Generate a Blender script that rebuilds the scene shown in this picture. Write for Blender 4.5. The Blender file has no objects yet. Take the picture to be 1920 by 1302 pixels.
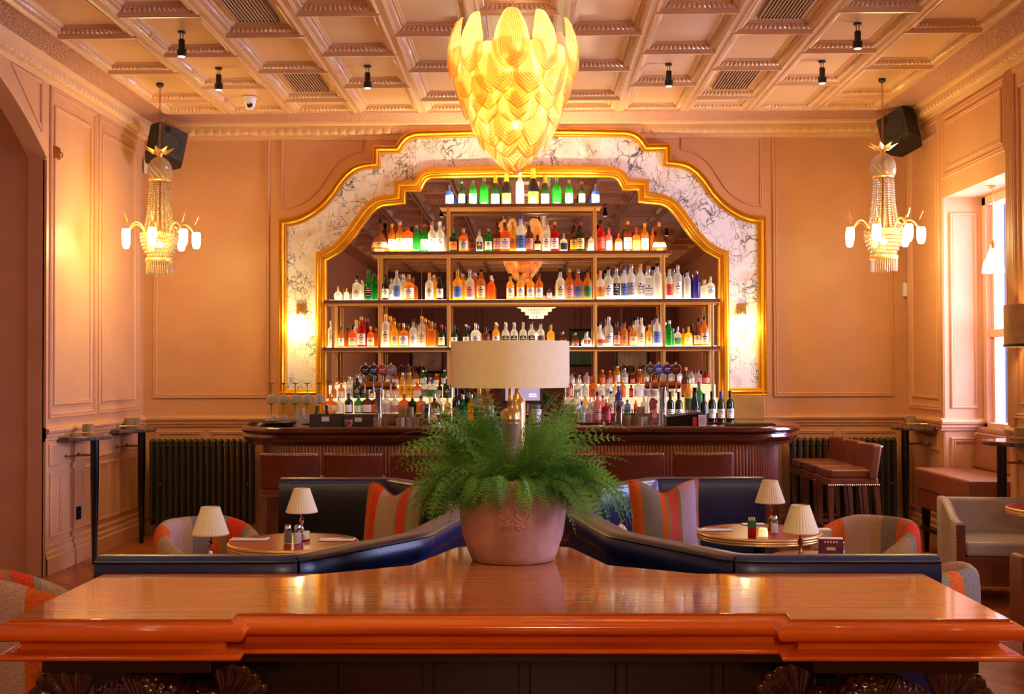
import bpy, bmesh, math, random
from mathutils import Vector, Matrix
from math import sin, cos, pi, sqrt, atan2, radians
random.seed(7)
C = bpy.context.scene.collection
SC = bpy.context.scene

# ------------------------------------------------------------------ camera
F_PX = 2300.0
CAM = Vector((0.0, 0.0, 1.65))
YAW, PITCH, ROLL = radians(0.82), radians(1.06), radians(0.17)
cam_d = bpy.data.cameras.new('camera'); cam = bpy.data.objects.new('camera', cam_d); C.objects.link(cam)
cam_d.sensor_width = 36.0; cam_d.sensor_fit = 'HORIZONTAL'; cam_d.lens = F_PX / 1920.0 * 36.0
R = Matrix.Rotation(YAW, 3, 'Z') @ Matrix.Rotation(PITCH, 3, 'X') @ Matrix.Rotation(pi/2, 3, 'X') @ Matrix.Rotation(-ROLL, 3, 'Z')
cam.matrix_world = Matrix.Translation(CAM) @ R.to_4x4()
cam_d.clip_start = 0.05; cam_d.clip_end = 100
SC.camera = cam

def ray(px, py):
    return R @ Vector(((px - 960.0) / F_PX, -(py - 651.0) / F_PX, -1.0))
def aty(px, py, Y):
    d = ray(px, py); return CAM + d * (Y / d.y)
def atx(px, py, X):
    d = ray(px, py); return CAM + d * (X / d.x)
def atz(px, py, z):
    d = ray(px, py); return CAM + d * ((z - CAM.z) / d.z)

# ------------------------------------------------------------------ world and exposure
w = bpy.data.worlds.new('world'); SC.world = w; w.use_nodes = True
w.node_tree.nodes['Background'].inputs[0].default_value = (0.55, 0.62, 0.85, 1)
w.node_tree.nodes['Background'].inputs[1].default_value = 0.4
SC.view_settings.view_transform = 'Standard'; SC.view_settings.look = 'None'
SC.view_settings.exposure = 0.52; SC.view_settings.gamma = 1.0
SC.view_settings.use_curve_mapping = False

def light(kind, name, loc, power, col, size=0.1, rot=None, sy=None, spot=None, blend=0.5):
    d = bpy.data.lights.new(name, kind); d.energy = power; d.color = col
    if kind == 'AREA':
        d.size = size
        if sy: d.shape = 'RECTANGLE'; d.size_y = sy
    elif kind == 'SPOT':
        d.spot_size = radians(spot); d.spot_blend = blend; d.shadow_soft_size = size
    else: d.shadow_soft_size = size
    o = bpy.data.objects.new(name, d); C.objects.link(o); o.location = loc
    if rot: o.rotation_euler = rot
    return o
WARM = (1.0, 0.75, 0.30); AMBER = (1.0, 0.76, 0.25); COOL = (0.70, 0.68, 1.0)
# daylight entering by the tall windows of the right-hand wall
for yy, pw in ((10.5, 190), (7.4, 60), (4.2, 100), (-1.5, 40)):
    light('AREA', 'window_daylight', (5.3, yy, 2.3), pw*3, COOL, 2.2, (0, radians(90), 0), 1.6)
light('POINT', 'alcove_fill', (-4.9, 8.2, 2.9), 2.5, (1.0, 0.40, 0.18), 0.2)  # added unseen fill that brightens the alcove; no lamp known there

# ------------------------------------------------------------------ mesh helpers
class MB:
    def __init__(s): s.V = []; s.F = []; s.UV = {}; s.M = None
    def add(s, vs, fs):
        o = len(s.V)
        for v in vs:
            v = Vector(v); s.V.append(s.M @ v if s.M is not None else v)
        s.F += [tuple(o + i for i in f) for f in fs]; return o
    def box(s, x0, x1, y0, y1, z0, z1):
        return s.add([(x0,y0,z0),(x1,y0,z0),(x1,y1,z0),(x0,y1,z0),(x0,y0,z1),(x1,y0,z1),(x1,y1,z1),(x0,y1,z1)],
              [(0,3,2,1),(4,5,6,7),(0,1,5,4),(1,2,6,5),(2,3,7,6),(3,0,4,7)])
    def prism(s, poly, z0, z1):
        n = len(poly)
        vs = [(x,y,z0) for x,y in poly] + [(x,y,z1) for x,y in poly]
        fs = [tuple(range(n-1,-1,-1)), tuple(range(n,2*n))] + [(i,(i+1)%n,n+(i+1)%n,n+i) for i in range(n)]
        return s.add(vs, fs)
    def lathe(s, prof, seg=20, c=(0,0,0), a0=0, a1=2*pi, caps=True, rf=None):
        full = abs(a1-a0-2*pi) < 1e-6; n = seg if full else seg+1; vs = []; fs = []
        for r, z in prof:
            for i in range(n):
                a = a0+(a1-a0)*i/seg; k = rf(a, z) if rf else 1
                vs.append((c[0]+r*k*cos(a), c[1]+r*k*sin(a), c[2]+z))
        m = len(prof)
        for j in range(m-1):
            for i in range(seg):
                i2 = (i+1) % n
                fs.append((j*n+i, j*n+i2, (j+1)*n+i2, (j+1)*n+i))
        if caps and full:
            if prof[0][0] > 1e-5: fs.append(tuple(range(n-1,-1,-1)))
            if prof[-1][0] > 1e-5: fs.append(tuple((m-1)*n+i for i in range(n)))
        return s.add(vs, fs)
    def tube(s, pts, r, seg=8, closed=False, rf=None):
        pts = [Vector(p) for p in pts]; n = len(pts); vs = []; fs = []
        up = Vector((0,0,1)); prev = None
        for k in range(n):
            t = (pts[(k+1)%n] - pts[k-1]) if (closed or 0 < k < n-1) else (pts[1]-pts[0] if k == 0 else pts[-1]-pts[-2])
            t = t.normalized() if t.length > 1e-9 else Vector((0,0,1))
            if prev is None:
                a = t.cross(up)
                if a.length < 1e-3: a = t.cross(Vector((1,0,0)))
            else: a = prev - t*prev.dot(t)
            a.normalize(); prev = a; b = t.cross(a)
            rr = r[k] if isinstance(r, (list,tuple)) else r
            for i in range(seg):
                an = 2*pi*i/seg; q = rr*(rf(k,i) if rf else 1)
                vs.append(pts[k] + a*cos(an)*q + b*sin(an)*q)
        for k in range(n if closed else n-1):
            k2 = (k+1) % n
            for i in range(seg):
                fs.append((k*seg+i, k*seg+(i+1)%seg, k2*seg+(i+1)%seg, k2*seg+i))
        if not closed: fs += [tuple(range(seg-1,-1,-1)), tuple((n-1)*seg+i for i in range(seg))]
        return s.add(vs, fs)
    def sphere(s, c, r, seg=12, rings=8, sz=1):
        prof = [(max(1e-6, r*sin(pi*j/rings)), -r*sz*cos(pi*j/rings)) for j in range(rings+1)]
        return s.lathe(prof, seg, c, caps=False)
    def grid(s, fn, nu, nv, wrap=False):
        vs = [fn(i/nu, j/nv) for j in range(nv+1) for i in range(nu+1)]
        fs = [(j*(nu+1)+i, j*(nu+1)+i+1, (j+1)*(nu+1)+i+1, (j+1)*(nu+1)+i) for j in range(nv) for i in range(nu)]
        o = s.add(vs, fs)
        return o
    def sweep(s, path, prof, mp, closed=False):
        """profile (offset, depth) swept along a 2d path on a plane; mp(u,v,d) gives the 3d point"""
        n = len(path); m = len(prof); vs = []; fs = []
        for k in range(n):
            p = Vector(path[k])
            a = Vector(path[k-1]) if (closed or k > 0) else None
            b = Vector(path[(k+1) % n]) if (closed or k < n-1) else None
            d1 = (p-a).normalized() if a is not None else (b-p).normalized()
            d2 = (b-p).normalized() if b is not None else d1
            n1 = Vector((-d1.y, d1.x)); n2 = Vector((-d2.y, d2.x)); q = n1+n2
            q = q.normalized() if q.length > 1e-6 else n1
            q = q / max(0.35, q.dot(n1))
            for o, d in prof:
                u = p + q*o; vs.append(mp(u.x, u.y, d))
        for k in range(n if closed else n-1):
            k2 = (k+1) % n
            for j in range(m-1): fs.append((k*m+j, k*m+j+1, k2*m+j+1, k2*m+j))
        return s.add(vs, fs)
    def build(s, name, mat, parent=None, smooth=False, bevel=0, uv=None, auto=None, bseg=2):
        me = bpy.data.meshes.new(name); me.from_pydata([tuple(v) for v in s.V], [], s.F)
        bm = bmesh.new(); bm.from_mesh(me); bmesh.ops.recalc_face_normals(bm, faces=bm.faces)
        if uv:
            L = bm.loops.layers.uv.new('uv')
            for f in bm.faces:
                for l in f.loops: l[L].uv = uv[l.vert.index]
        bm.to_mesh(me); bm.free()
        if smooth:
            for p in me.polygons: p.use_smooth = True
            if auto is not False:
                try: me.set_sharp_from_angle(angle=radians(auto or 38))
                except Exception: pass
        me.materials.append(mat)
        o = bpy.data.objects.new(name, me); C.objects.link(o)
        if parent: o.parent = parent
        if bevel:
            b = o.modifiers.new('bevel', 'BEVEL'); b.width = bevel; b.segments = bseg; b.limit_method = 'ANGLE'; b.angle_limit = radians(40)
        return o

def tag(o, label, cat, group=None, kind=None):
    o['label'] = label; o['category'] = cat
    if group: o['group'] = group
    if kind: o['kind'] = kind
    return o
def thing(name, label, cat, loc=(0,0,0), rz=0, group=None):
    o = bpy.data.objects.new(name, None); C.objects.link(o); o.empty_display_size = 0.1
    o.location = loc; o.rotation_euler = (0, 0, rz); return tag(o, label, cat, group)
def struct(mb, name, mat, **k):
    o = mb.build(name, mat, **k); o['kind'] = 'structure'; return o
def dup(root, loc=None, rz=None, label=None, group=None, scale=None):
    def cp(o, par):
        c = o.copy(); C.objects.link(c)
        if par: c.parent = par
        for ch in list(o.children): cp(ch, c)
        return c
    c = cp(root, None)
    if loc is not None: c.location = loc
    if rz is not None: c.rotation_euler = (0, 0, rz)
    if label: c['label'] = label
    if group: c['group'] = group
    if scale: c.scale = scale
    return c
def rrect(x0, x1, y0, y1, r, n=6):
    p = []
    for cx, cy, a in ((x1-r,y0+r,-pi/2),(x1-r,y1-r,0),(x0+r,y1-r,pi/2),(x0+r,y0+r,pi)):
        for i in range(n+1): p.append((cx+r*cos(a+pi/2*i/n), cy+r*sin(a+pi/2*i/n)))
    return p

# ------------------------------------------------------------------ materials
def nm(name):
    m = bpy.data.materials.new(name); m.use_nodes = True
    nt = m.node_tree; return m, nt, nt.nodes['Principled BSDF']
def lin(c):
    return tuple((x/12.92 if x <= 0.04045 else ((x+0.055)/1.055)**2.4) for x in [v/255.0 for v in c])
def mat(name, rgb, rough=0.5, metal=0.0, noise=0.0, nscale=8, bump=0.0, bscale=60, spec=0.5, coat=0, emit=None, es=0, stretch=None, sub=0, obj=True):
    m, nt, b = nm(name); c = lin(rgb)
    b.inputs['Base Color'].default_value = (*c, 1); b.inputs['Roughness'].default_value = rough
    b.inputs['Metallic'].default_value = metal; b.inputs['Specular IOR Level'].default_value = spec
    if coat: b.inputs['Coat Weight'].default_value = coat; b.inputs['Coat Roughness'].default_value = 0.06
    if emit: b.inputs['Emission Color'].default_value = (*emit, 1); b.inputs['Emission Strength'].default_value = es
    if noise or bump:
        tc = nt.nodes.new('ShaderNodeTexCoord'); mp = nt.nodes.new('ShaderNodeMapping')
        nt.links.new(tc.outputs['Object'], mp.inputs[0])
        if stretch: mp.inputs['Scale'].default_value = stretch
    if noise:
        n = nt.nodes.new('ShaderNodeTexNoise'); n.inputs['Scale'].default_value = nscale; n.inputs['Detail'].default_value = 5
        nt.links.new(mp.outputs[0], n.inputs['Vector'])
        r = nt.nodes.new('ShaderNodeValToRGB')
        r.color_ramp.elements[0].position = 0.3; r.color_ramp.elements[1].position = 0.7
        r.color_ramp.elements[0].color = (*[x*(1-noise) for x in c], 1); r.color_ramp.elements[1].color = (*[min(1, x*(1+noise)) for x in c], 1)
        nt.links.new(n.outputs['Fac'], r.inputs[0]); nt.links.new(r.outputs[0], b.inputs['Base Color'])
    if bump:
        n2 = nt.nodes.new('ShaderNodeTexNoise'); n2.inputs['Scale'].default_value = bscale; n2.inputs['Detail'].default_value = 4
        nt.links.new(mp.outputs[0], n2.inputs['Vector'])
        bp = nt.nodes.new('ShaderNodeBump'); bp.inputs['Strength'].default_value = bump; bp.inputs['Distance'].default_value = 0.01
        nt.links.new(n2.outputs['Fac'], bp.inputs['Height']); nt.links.new(bp.outputs[0], b.inputs['Normal'])
    return m
def emis(name, rgb, st):
    m, nt, b = nm(name); b.inputs['Base Color'].default_value = (0.8,0.8,0.8,1)
    b.inputs['Emission Color'].default_value = (*rgb, 1); b.inputs['Emission Strength'].default_value = st; return m
def glass(name, rgb, transp=0.6, rough=0.05, transl=0.35, tint=None):
    """thin coloured glass: see-through mixed with a glossy translucent skin"""
    m, nt, b = nm(name); c = lin(rgb)
    b.inputs['Base Color'].default_value = (*c, 1); b.inputs['Roughness'].default_value = rough; b.inputs['Specular IOR Level'].default_value = 0.8
    tr = nt.nodes.new('ShaderNodeBsdfTransparent'); t = tint or tuple(0.35+0.65*x for x in c); tr.inputs[0].default_value = (*t, 1)
    tl = nt.nodes.new('ShaderNodeBsdfTranslucent'); tl.inputs[0].default_value = (*c, 1)
    m1 = nt.nodes.new('ShaderNodeMixShader'); m1.inputs[0].default_value = transl
    nt.links.new(b.outputs[0], m1.inputs[1]); nt.links.new(tl.outputs[0], m1.inputs[2])
    m2 = nt.nodes.new('ShaderNodeMixShader')
    lw = nt.nodes.new('ShaderNodeLayerWeight'); lw.inputs[0].default_value = 0.35
    mr = nt.nodes.new('ShaderNodeMapRange'); mr.inputs[3].default_value = transp; mr.inputs[4].default_value = transp*0.25
    nt.links.new(lw.outputs['Facing'], mr.inputs[0]); nt.links.new(mr.outputs[0], m2.inputs[0])
    nt.links.new(m1.outputs[0], m2.inputs[1]); nt.links.new(tr.outputs[0], m2.inputs[2])
    nt.links.new(m2.outputs[0], nt.nodes['Material Output'].inputs[0]); return m
def wood(name, c1, c2, scale=3, rough=0.3, coat=0.0, stretch=(1,12,12), bump=0.02, spec=0.5):
    m, nt, b = nm(name)
    tc = nt.nodes.new('ShaderNodeTexCoord'); mp = nt.nodes.new('ShaderNodeMapping'); mp.inputs['Scale'].default_value = stretch
    n = nt.nodes.new('ShaderNodeTexNoise'); n.inputs['Scale'].default_value = scale; n.inputs['Detail'].default_value = 8; n.inputs['Distortion'].default_value = 0.6
    r = nt.nodes.new('ShaderNodeValToRGB'); r.color_ramp.elements[0].position = 0.32; r.color_ramp.elements[1].position = 0.68
    r.color_ramp.elements[0].color = (*lin(c1),1); r.color_ramp.elements[1].color = (*lin(c2),1)
    nt.links.new(tc.outputs['Object'], mp.inputs[0]); nt.links.new(mp.outputs[0], n.inputs[0]); nt.links.new(n.outputs['Fac'], r.inputs[0])
    nt.links.new(r.outputs[0], b.inputs['Base Color']); b.inputs['Roughness'].default_value = rough; b.inputs['Specular IOR Level'].default_value = spec
    if coat: b.inputs['Coat Weight'].default_value = coat; b.inputs['Coat Roughness'].default_value = 0.1
    bp = nt.nodes.new('ShaderNodeBump'); bp.inputs['Strength'].default_value = bump; bp.inputs['Distance'].default_value = 0.01
    nt.links.new(n.outputs['Fac'], bp.inputs['Height']); nt.links.new(bp.outputs[0], b.inputs['Normal'])
    return m

M = {}
M['wall'] = mat('dusty_pink_paint', (206,151,106), 0.42, noise=0.05, nscale=3, spec=0.4)
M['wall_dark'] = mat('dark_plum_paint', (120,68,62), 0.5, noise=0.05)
M['ceil'] = mat('pink_gloss_ceiling_paint', (222,176,126), 0.2, noise=0.04, nscale=2, spec=0.5)
def hammered():
    m, nt, b = nm('hammered_pink_paint'); b.inputs['Base Color'].default_value = (*lin((205,145,118)),1); b.inputs['Roughness'].default_value = 0.3
    tc = nt.nodes.new('ShaderNodeTexCoord'); v = nt.nodes.new('ShaderNodeTexVoronoi'); v.inputs['Scale'].default_value = 55
    nt.links.new(tc.outputs['Object'], v.inputs['Vector'])
    bp = nt.nodes.new('ShaderNodeBump'); bp.inputs['Strength'].default_value = 1.0; bp.inputs['Distance'].default_value = 0.02
    nt.links.new(v.outputs['Distance'], bp.inputs['Height']); nt.links.new(bp.outputs[0], b.inputs['Normal']); return m
M['hammer'] = hammered()
def parquet():
    m, nt, b = nm('oak_parquet')
    tc = nt.nodes.new('ShaderNodeTexCoord'); mp = nt.nodes.new('ShaderNodeMapping'); mp.inputs['Rotation'].default_value = (0,0,radians(52))
    br = nt.nodes.new('ShaderNodeTexBrick'); br.inputs['Scale'].default_value = 1.0; br.inputs['Brick Width'].default_value = 0.34; br.inputs['Row Height'].default_value = 0.075
    br.inputs['Mortar Size'].default_value = 0.0022; br.inputs['Color1'].default_value = (*lin((196,112,52)),1); br.inputs['Color2'].default_value = (*lin((150,74,30)),1); br.inputs['Mortar'].default_value = (*lin((60,26,10)),1)
    n = nt.nodes.new('ShaderNodeTexNoise'); n.inputs['Scale'].default_value = 14; n.inputs['Detail'].default_value = 6
    mx = nt.nodes.new('ShaderNodeMix'); mx.data_type = 'RGBA'; mx.blend_type = 'MULTIPLY'; mx.inputs[0].default_value = 0.5
    nt.links.new(tc.outputs['Object'], mp.inputs[0]); nt.links.new(mp.outputs[0], br.inputs['Vector']); nt.links.new(mp.outputs[0], n.inputs['Vector'])
    nt.links.new(br.outputs['Color'], mx.inputs[6]); nt.links.new(n.outputs['Color'], mx.inputs[7]); nt.links.new(mx.outputs[2], b.inputs['Base Color'])
    b.inputs['Roughness'].default_value = 0.32; return m
M['floor'] = parquet()
def marble(name, base, vein, warm):
    m, nt, b = nm(name)
    tc = nt.nodes.new('ShaderNodeTexCoord')
    n = nt.nodes.new('ShaderNodeTexNoise'); n.inputs['Scale'].default_value = 2.2; n.inputs['Detail'].default_value = 9; n.inputs['Distortion'].default_value = 1.2
    mixv = nt.nodes.new('ShaderNodeMix'); mixv.data_type = 'RGBA'; mixv.inputs[0].default_value = 0.34
    vo = nt.nodes.new('ShaderNodeTexVoronoi'); vo.feature = 'DISTANCE_TO_EDGE'; vo.inputs['Scale'].default_value = 9.0
    nt.links.new(tc.outputs['Object'], n.inputs['Vector']); nt.links.new(tc.outputs['Object'], mixv.inputs[6]); nt.links.new(n.outputs['Color'], mixv.inputs[7])
    nt.links.new(mixv.outputs[2], vo.inputs['Vector'])
    n2 = nt.nodes.new('ShaderNodeTexNoise'); n2.inputs['Scale'].default_value = 3.1; n2.inputs['Detail'].default_value = 3; nt.links.new(tc.outputs['Object'], n2.inputs['Vector'])
    mr = nt.nodes.new('ShaderNodeMapRange'); mr.inputs[1].default_value = 0.44; mr.inputs[2].default_value = 0.70; mr.inputs[3].default_value = 0.002; mr.inputs[4].default_value = 0.085
    nt.links.new(n2.outputs['Fac'], mr.inputs[0])
    lt = nt.nodes.new('ShaderNodeMath'); lt.operation = 'DIVIDE'; nt.links.new(vo.outputs['Distance'], lt.inputs[0]); nt.links.new(mr.outputs[0], lt.inputs[1])
    n3 = nt.nodes.new('ShaderNodeTexNoise'); n3.inputs['Scale'].default_value = 3.4; n3.inputs['Detail'].default_value = 7; n3.inputs['Distortion'].default_value = 1.6; n3.inputs['Roughness'].default_value = 0.62
    mpp = nt.nodes.new('ShaderNodeMapping'); mpp.inputs['Rotation'].default_value = (0, radians(35), 0); mpp.inputs['Scale'].default_value = (1.5, 1, .8); nt.links.new(tc.outputs['Object'], mpp.inputs[0]); nt.links.new(mpp.outputs[0], n3.inputs['Vector'])
    sb = nt.nodes.new('ShaderNodeMath'); sb.operation = 'SUBTRACT'; sb.inputs[1].default_value = 0.5; nt.links.new(n3.outputs['Fac'], sb.inputs[0])
    ab = nt.nodes.new('ShaderNodeMath'); ab.operation = 'ABSOLUTE'; nt.links.new(sb.outputs[0], ab.inputs[0])
    dv = nt.nodes.new('ShaderNodeMath'); dv.operation = 'DIVIDE'; nt.links.new(ab.outputs[0], dv.inputs[0])
    mr2 = nt.nodes.new('ShaderNodeMapRange'); mr2.inputs[1].default_value = 0.36; mr2.inputs[2].default_value = 0.66; mr2.inputs[3].default_value = 0.001; mr2.inputs[4].default_value = 0.030; nt.links.new(n2.outputs['Fac'], mr2.inputs[0]); nt.links.new(mr2.outputs[0], dv.inputs[1])
    mn = nt.nodes.new('ShaderNodeMath'); mn.operation = 'MINIMUM'; nt.links.new(lt.outputs[0], mn.inputs[0]); nt.links.new(dv.outputs[0], mn.inputs[1]); lt = mn
    r = nt.nodes.new('ShaderNodeValToRGB'); e = r.color_ramp.elements
    e[0].position = 0.0; e[0].color = (*lin(vein),1); e[1].position = 0.9; e[1].color = (*lin(base),1)
    e2 = e.new(0.35); e2.color = (*[(a+b_)/2 for a, b_ in zip(lin(vein), lin(base))],1)
    nt.links.new(lt.outputs[0], r.inputs[0])
    mw = nt.nodes.new('ShaderNodeMix'); mw.data_type = 'RGBA'; mw.blend_type = 'MULTIPLY'; r2 = nt.nodes.new('ShaderNodeValToRGB')
    r2.color_ramp.elements[0].color = (1,1,1,1); r2.color_ramp.elements[1].color = (*lin(warm),1); r2.color_ramp.elements[0].position = 0.5; r2.color_ramp.elements[1].position = 0.7
    nt.links.new(n.outputs['Fac'], r2.inputs[0]); mw.inputs[0].default_value = 0.7
    nt.links.new(r.outputs[0], mw.inputs[6]); nt.links.new(r2.outputs[0], mw.inputs[7]); nt.links.new(mw.outputs[2], b.inputs['Base Color'])
    b.inputs['Roughness'].default_value = 0.22; return m
M['marble'] = marble('veined_white_marble', (238,236,240), (58,44,52), (232,205,170))
M['marble_dark'] = mat('dark_veined_marble', (96,78,66), 0.15, noise=0.6, nscale=22)
M['gold'] = mat('gilded_moulding', (232,168,40), 0.30, metal=0.75, noise=0.06, nscale=20)
M['brass'] = mat('polished_brass', (226,178,104), 0.30, metal=0.7)
M['brass_dark'] = mat('aged_brass', (170,120,60), 0.35, metal=1.0)
M['shelfwood'] = wood('walnut_shelf', (96,52,30), (130,74,44), 4, 0.35, 0.2, (2,14,14))
M['mahog'] = wood('polished_mahogany', (168,86,38), (192,110,54), 2.2, 0.07, 0.0, (1,26,26), 0.005)
M['mahog_edge'] = wood('red_mahogany_edge', (212,80,12), (236,112,30), 2.0, 0.16, 0.5, (1,10,10), 0.01)
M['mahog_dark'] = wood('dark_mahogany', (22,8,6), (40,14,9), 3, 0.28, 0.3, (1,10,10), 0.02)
M['carved'] = wood('carved_dark_wood', (44,18,12), (84,38,22), 6, 0.2, 0.5, (4,4,4), 0.02)
M['bar_top'] = wood('bar_top_mahogany', (54,14,10), (84,28,16), 2.0, 0.14, 0.6, (1,10,10), 0.01)
M['reed'] = wood('reeded_mahogany', (84,34,22), (114,50,30), 3, 0.35, 0.2, (8,8,1), 0.01)
M['legwood'] = wood('walnut_leg', (96,50,28), (130,74,44), 5, 0.35, 0.1, (10,10,1))
M['leather_blk'] = mat('black_leather', (20,20,26), 0.30, bump=0.08, bscale=160, spec=0.6, noise=0.2)
M['leather_blue'] = mat('midnight_blue_leather', (22,32,70), 0.30, bump=0.08, bscale=160, spec=0.6, noise=0.15)
M['leather_brn'] = mat('cognac_brown_leather', (116,56,26), 0.40, bump=0.06, bscale=140, noise=0.12, nscale=9)
M['leather_tan'] = mat('saddle_tan_leather', (142,84,50), 0.36, bump=0.06, bscale=140, noise=0.12, nscale=7)
M['leather_cream'] = mat('pale_grey_leather', (178,166,156), 0.35, bump=0.06, bscale=140, noise=0.06)
M['stud'] = mat('brass_stud', (220,190,140), 0.3, metal=1.0)
M['black'] = mat('matt_black_metal', (14,13,14), 0.45)
M['black_gloss'] = mat('black_lacquer', (10,9,10), 0.2)
M['rad'] = mat('olive_grey_enamel', (58,50,40), 0.4)
M['white'] = mat('white_plastic', (232,226,220), 0.4)
M['paper'] = mat('white_paper', (240,232,220), 0.7)
M['steel'] = mat('stainless_steel', (196,196,200), 0.2, metal=1.0)
M['chrome'] = mat('chrome', (225,225,230), 0.08, metal=1.0)
M['clear'] = glass('clear_glass', (170,165,155), 0.84, 0.03, 0.08, (0.97,0.97,0.97))
M['crystal'] = glass('cut_crystal', (190,164,126), 0.5, 0.04, 0.14, (0.92,0.88,0.82))
M['greenstem'] = glass('green_glass_stem', (70,170,100), 0.45, 0.05, 0.4)
def mirror():
    m, nt, b = nm('smoked_mirror'); b.inputs['Base Color'].default_value = (0.50,0.42,0.44,1); b.inputs['Metallic'].default_value = 1; b.inputs['Roughness'].default_value = 0.01; return m
M['mirror'] = mirror()
M['terracotta'] = mat('weathered_terracotta', (178,128,108), 0.75, noise=0.28, nscale=9, bump=0.3, bscale=30)
M['fern'] = None
def leafmat(name, c1, c2):
    m, nt, b = nm(name); tc = nt.nodes.new('ShaderNodeTexCoord'); n = nt.nodes.new('ShaderNodeTexNoise'); n.inputs['Scale'].default_value = 5
    r = nt.nodes.new('ShaderNodeValToRGB'); r.color_ramp.elements[0].position = 0.35; r.color_ramp.elements[1].position = 0.65
    r.color_ramp.elements[0].color = (*lin(c1),1); r.color_ramp.elements[1].color = (*lin(c2),1)
    nt.links.new(tc.outputs['Object'], n.inputs['Vector']); nt.links.new(n.outputs['Fac'], r.inputs[0]); nt.links.new(r.outputs[0], b.inputs['Base Color']); b.inputs['Roughness'].default_value = 0.5
    tl = nt.nodes.new('ShaderNodeBsdfTranslucent'); nt.links.new(r.outputs[0], tl.inputs[0]); mx = nt.nodes.new('ShaderNodeMixShader'); mx.inputs[0].default_value = 0.35
    nt.links.new(b.outputs[0], mx.inputs[1]); nt.links.new(tl.outputs[0], mx.inputs[2]); nt.links.new(mx.outputs[0], nt.nodes['Material Output'].inputs[0]); return m
M['fern'] = leafmat('fern_green', (58,112,34), (140,186,72))
def petalglass():
    """amber pressed glass: thicker glass and ridge shading both put into the colour as darker lines (ridge coordinate in uv.x, height in uv.y)"""
    m, nt, b = nm('amber_murano_glass')
    tc = nt.nodes.new('ShaderNodeTexCoord'); sp = nt.nodes.new('ShaderNodeSeparateXYZ'); nt.links.new(tc.outputs['UV'], sp.inputs[0])
    fr = nt.nodes.new('ShaderNodeMath'); fr.operation = 'FRACT'; nt.links.new(sp.outputs[0], fr.inputs[0])
    r = nt.nodes.new('ShaderNodeValToRGB'); e = r.color_ramp.elements; e[0].position = .10; e[0].color = (.80,.34,.05,1); e[1].position = .42; e[1].color = (1,.84,.52,1)  # darker lines paint in ridge shading that the translucent glass hardly shows
    nt.links.new(fr.outputs[0], r.inputs[0])
    b.inputs['Roughness'].default_value = 0.15; b.inputs['Specular IOR Level'].default_value = 0.7; nt.links.new(r.outputs[0], b.inputs['Base Color'])
    tl = nt.nodes.new('ShaderNodeBsdfTranslucent'); nt.links.new(r.outputs[0], tl.inputs[0])
    tr = nt.nodes.new('ShaderNodeBsdfTransparent'); tr.inputs[0].default_value = (1.0, 0.72, 0.34, 1)
    m1 = nt.nodes.new('ShaderNodeMixShader'); m1.inputs[0].default_value = 0.75
    m2 = nt.nodes.new('ShaderNodeMixShader'); m2.inputs[0].default_value = 0.26
    nt.links.new(b.outputs[0], m1.inputs[1]); nt.links.new(tl.outputs[0], m1.inputs[2]); nt.links.new(m1.outputs[0], m2.inputs[1]); nt.links.new(tr.outputs[0], m2.inputs[2])
    nt.links.new(m2.outputs[0], nt.nodes['Material Output'].inputs[0]); return m
M['petal'] = petalglass()
def stripes(name, cols, freq=1.0, patt=True):
    """woven wool with vertical stripes running across u"""
    m, nt, b = nm(name)
    tc = nt.nodes.new('ShaderNodeTexCoord'); sp = nt.nodes.new('ShaderNodeSeparateXYZ'); nt.links.new(tc.outputs['UV'], sp.inputs[0])
    mu = nt.nodes.new('ShaderNodeMath'); mu.operation = 'MULTIPLY'; mu.inputs[1].default_value = freq; nt.links.new(sp.outputs[0], mu.inputs[0])
    fr = nt.nodes.new('ShaderNodeMath'); fr.operation = 'FRACT'; nt.links.new(mu.outputs[0], fr.inputs[0])
    r = nt.nodes.new('ShaderNodeValToRGB'); r.color_ramp.interpolation = 'CONSTANT'; e = r.color_ramp.elements
    tot = sum(w_ for _, w_ in cols); x = 0
    e.remove(e[1]); e[0].position = 0; e[0].color = (*lin(cols[0][0]),1); x = cols[0][1]/tot
    for cc, w_ in cols[1:]:
        q = e.new(x); q.color = (*lin(cc),1); x += w_/tot
    nt.links.new(fr.outputs[0], r.inputs[0])
    wv = nt.nodes.new('ShaderNodeTexVoronoi'); wv.inputs['Scale'].default_value = 150; nt.links.new(tc.outputs['UV'], wv.inputs['Vector'])
    mx = nt.nodes.new('ShaderNodeMix'); mx.data_type = 'RGBA'; mx.blend_type = 'MULTIPLY'; mx.inputs[0].default_value = 0.55 if patt else 0.2
    r3 = nt.nodes.new('ShaderNodeValToRGB'); r3.color_ramp.elements[0].color = (1.15,1.15,1.15,1); r3.color_ramp.elements[1].color = (0.45,0.42,0.4,1); r3.color_ramp.elements[1].position = 0.75
    nt.links.new(wv.outputs['Distance'], r3.inputs[0]); nt.links.new(r.outputs[0], mx.inputs[6]); nt.links.new(r3.outputs[0], mx.inputs[7])
    nt.links.new(mx.outputs[2], b.inputs['Base Color']); b.inputs['Roughness'].default_value = 0.9; b.inputs['Specular IOR Level'].default_value = 0.15
    bp = nt.nodes.new('ShaderNodeBump'); bp.inputs['Strength'].default_value = 0.5; bp.inputs['Distance'].default_value = 0.003
    nt.links.new(wv.outputs['Distance'], bp.inputs['Height']); nt.links.new(bp.outputs[0], b.inputs['Normal']); return m
TAN=(190,152,108); ORG=(226,104,34); RED=(232,72,34); GRY=(140,124,108); PNK=(200,158,140); OLV=(150,142,104); LIL=(206,172,190); COR=(226,92,80)
M['weave'] = stripes('striped_wool', [(TAN,3),(ORG,2),(PNK,3),(TAN,1.6),(GRY,2.6),(ORG,1.2),(OLV,.6),(RED,2.4),(OLV,.6),(TAN,3)], 1.0)
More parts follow.
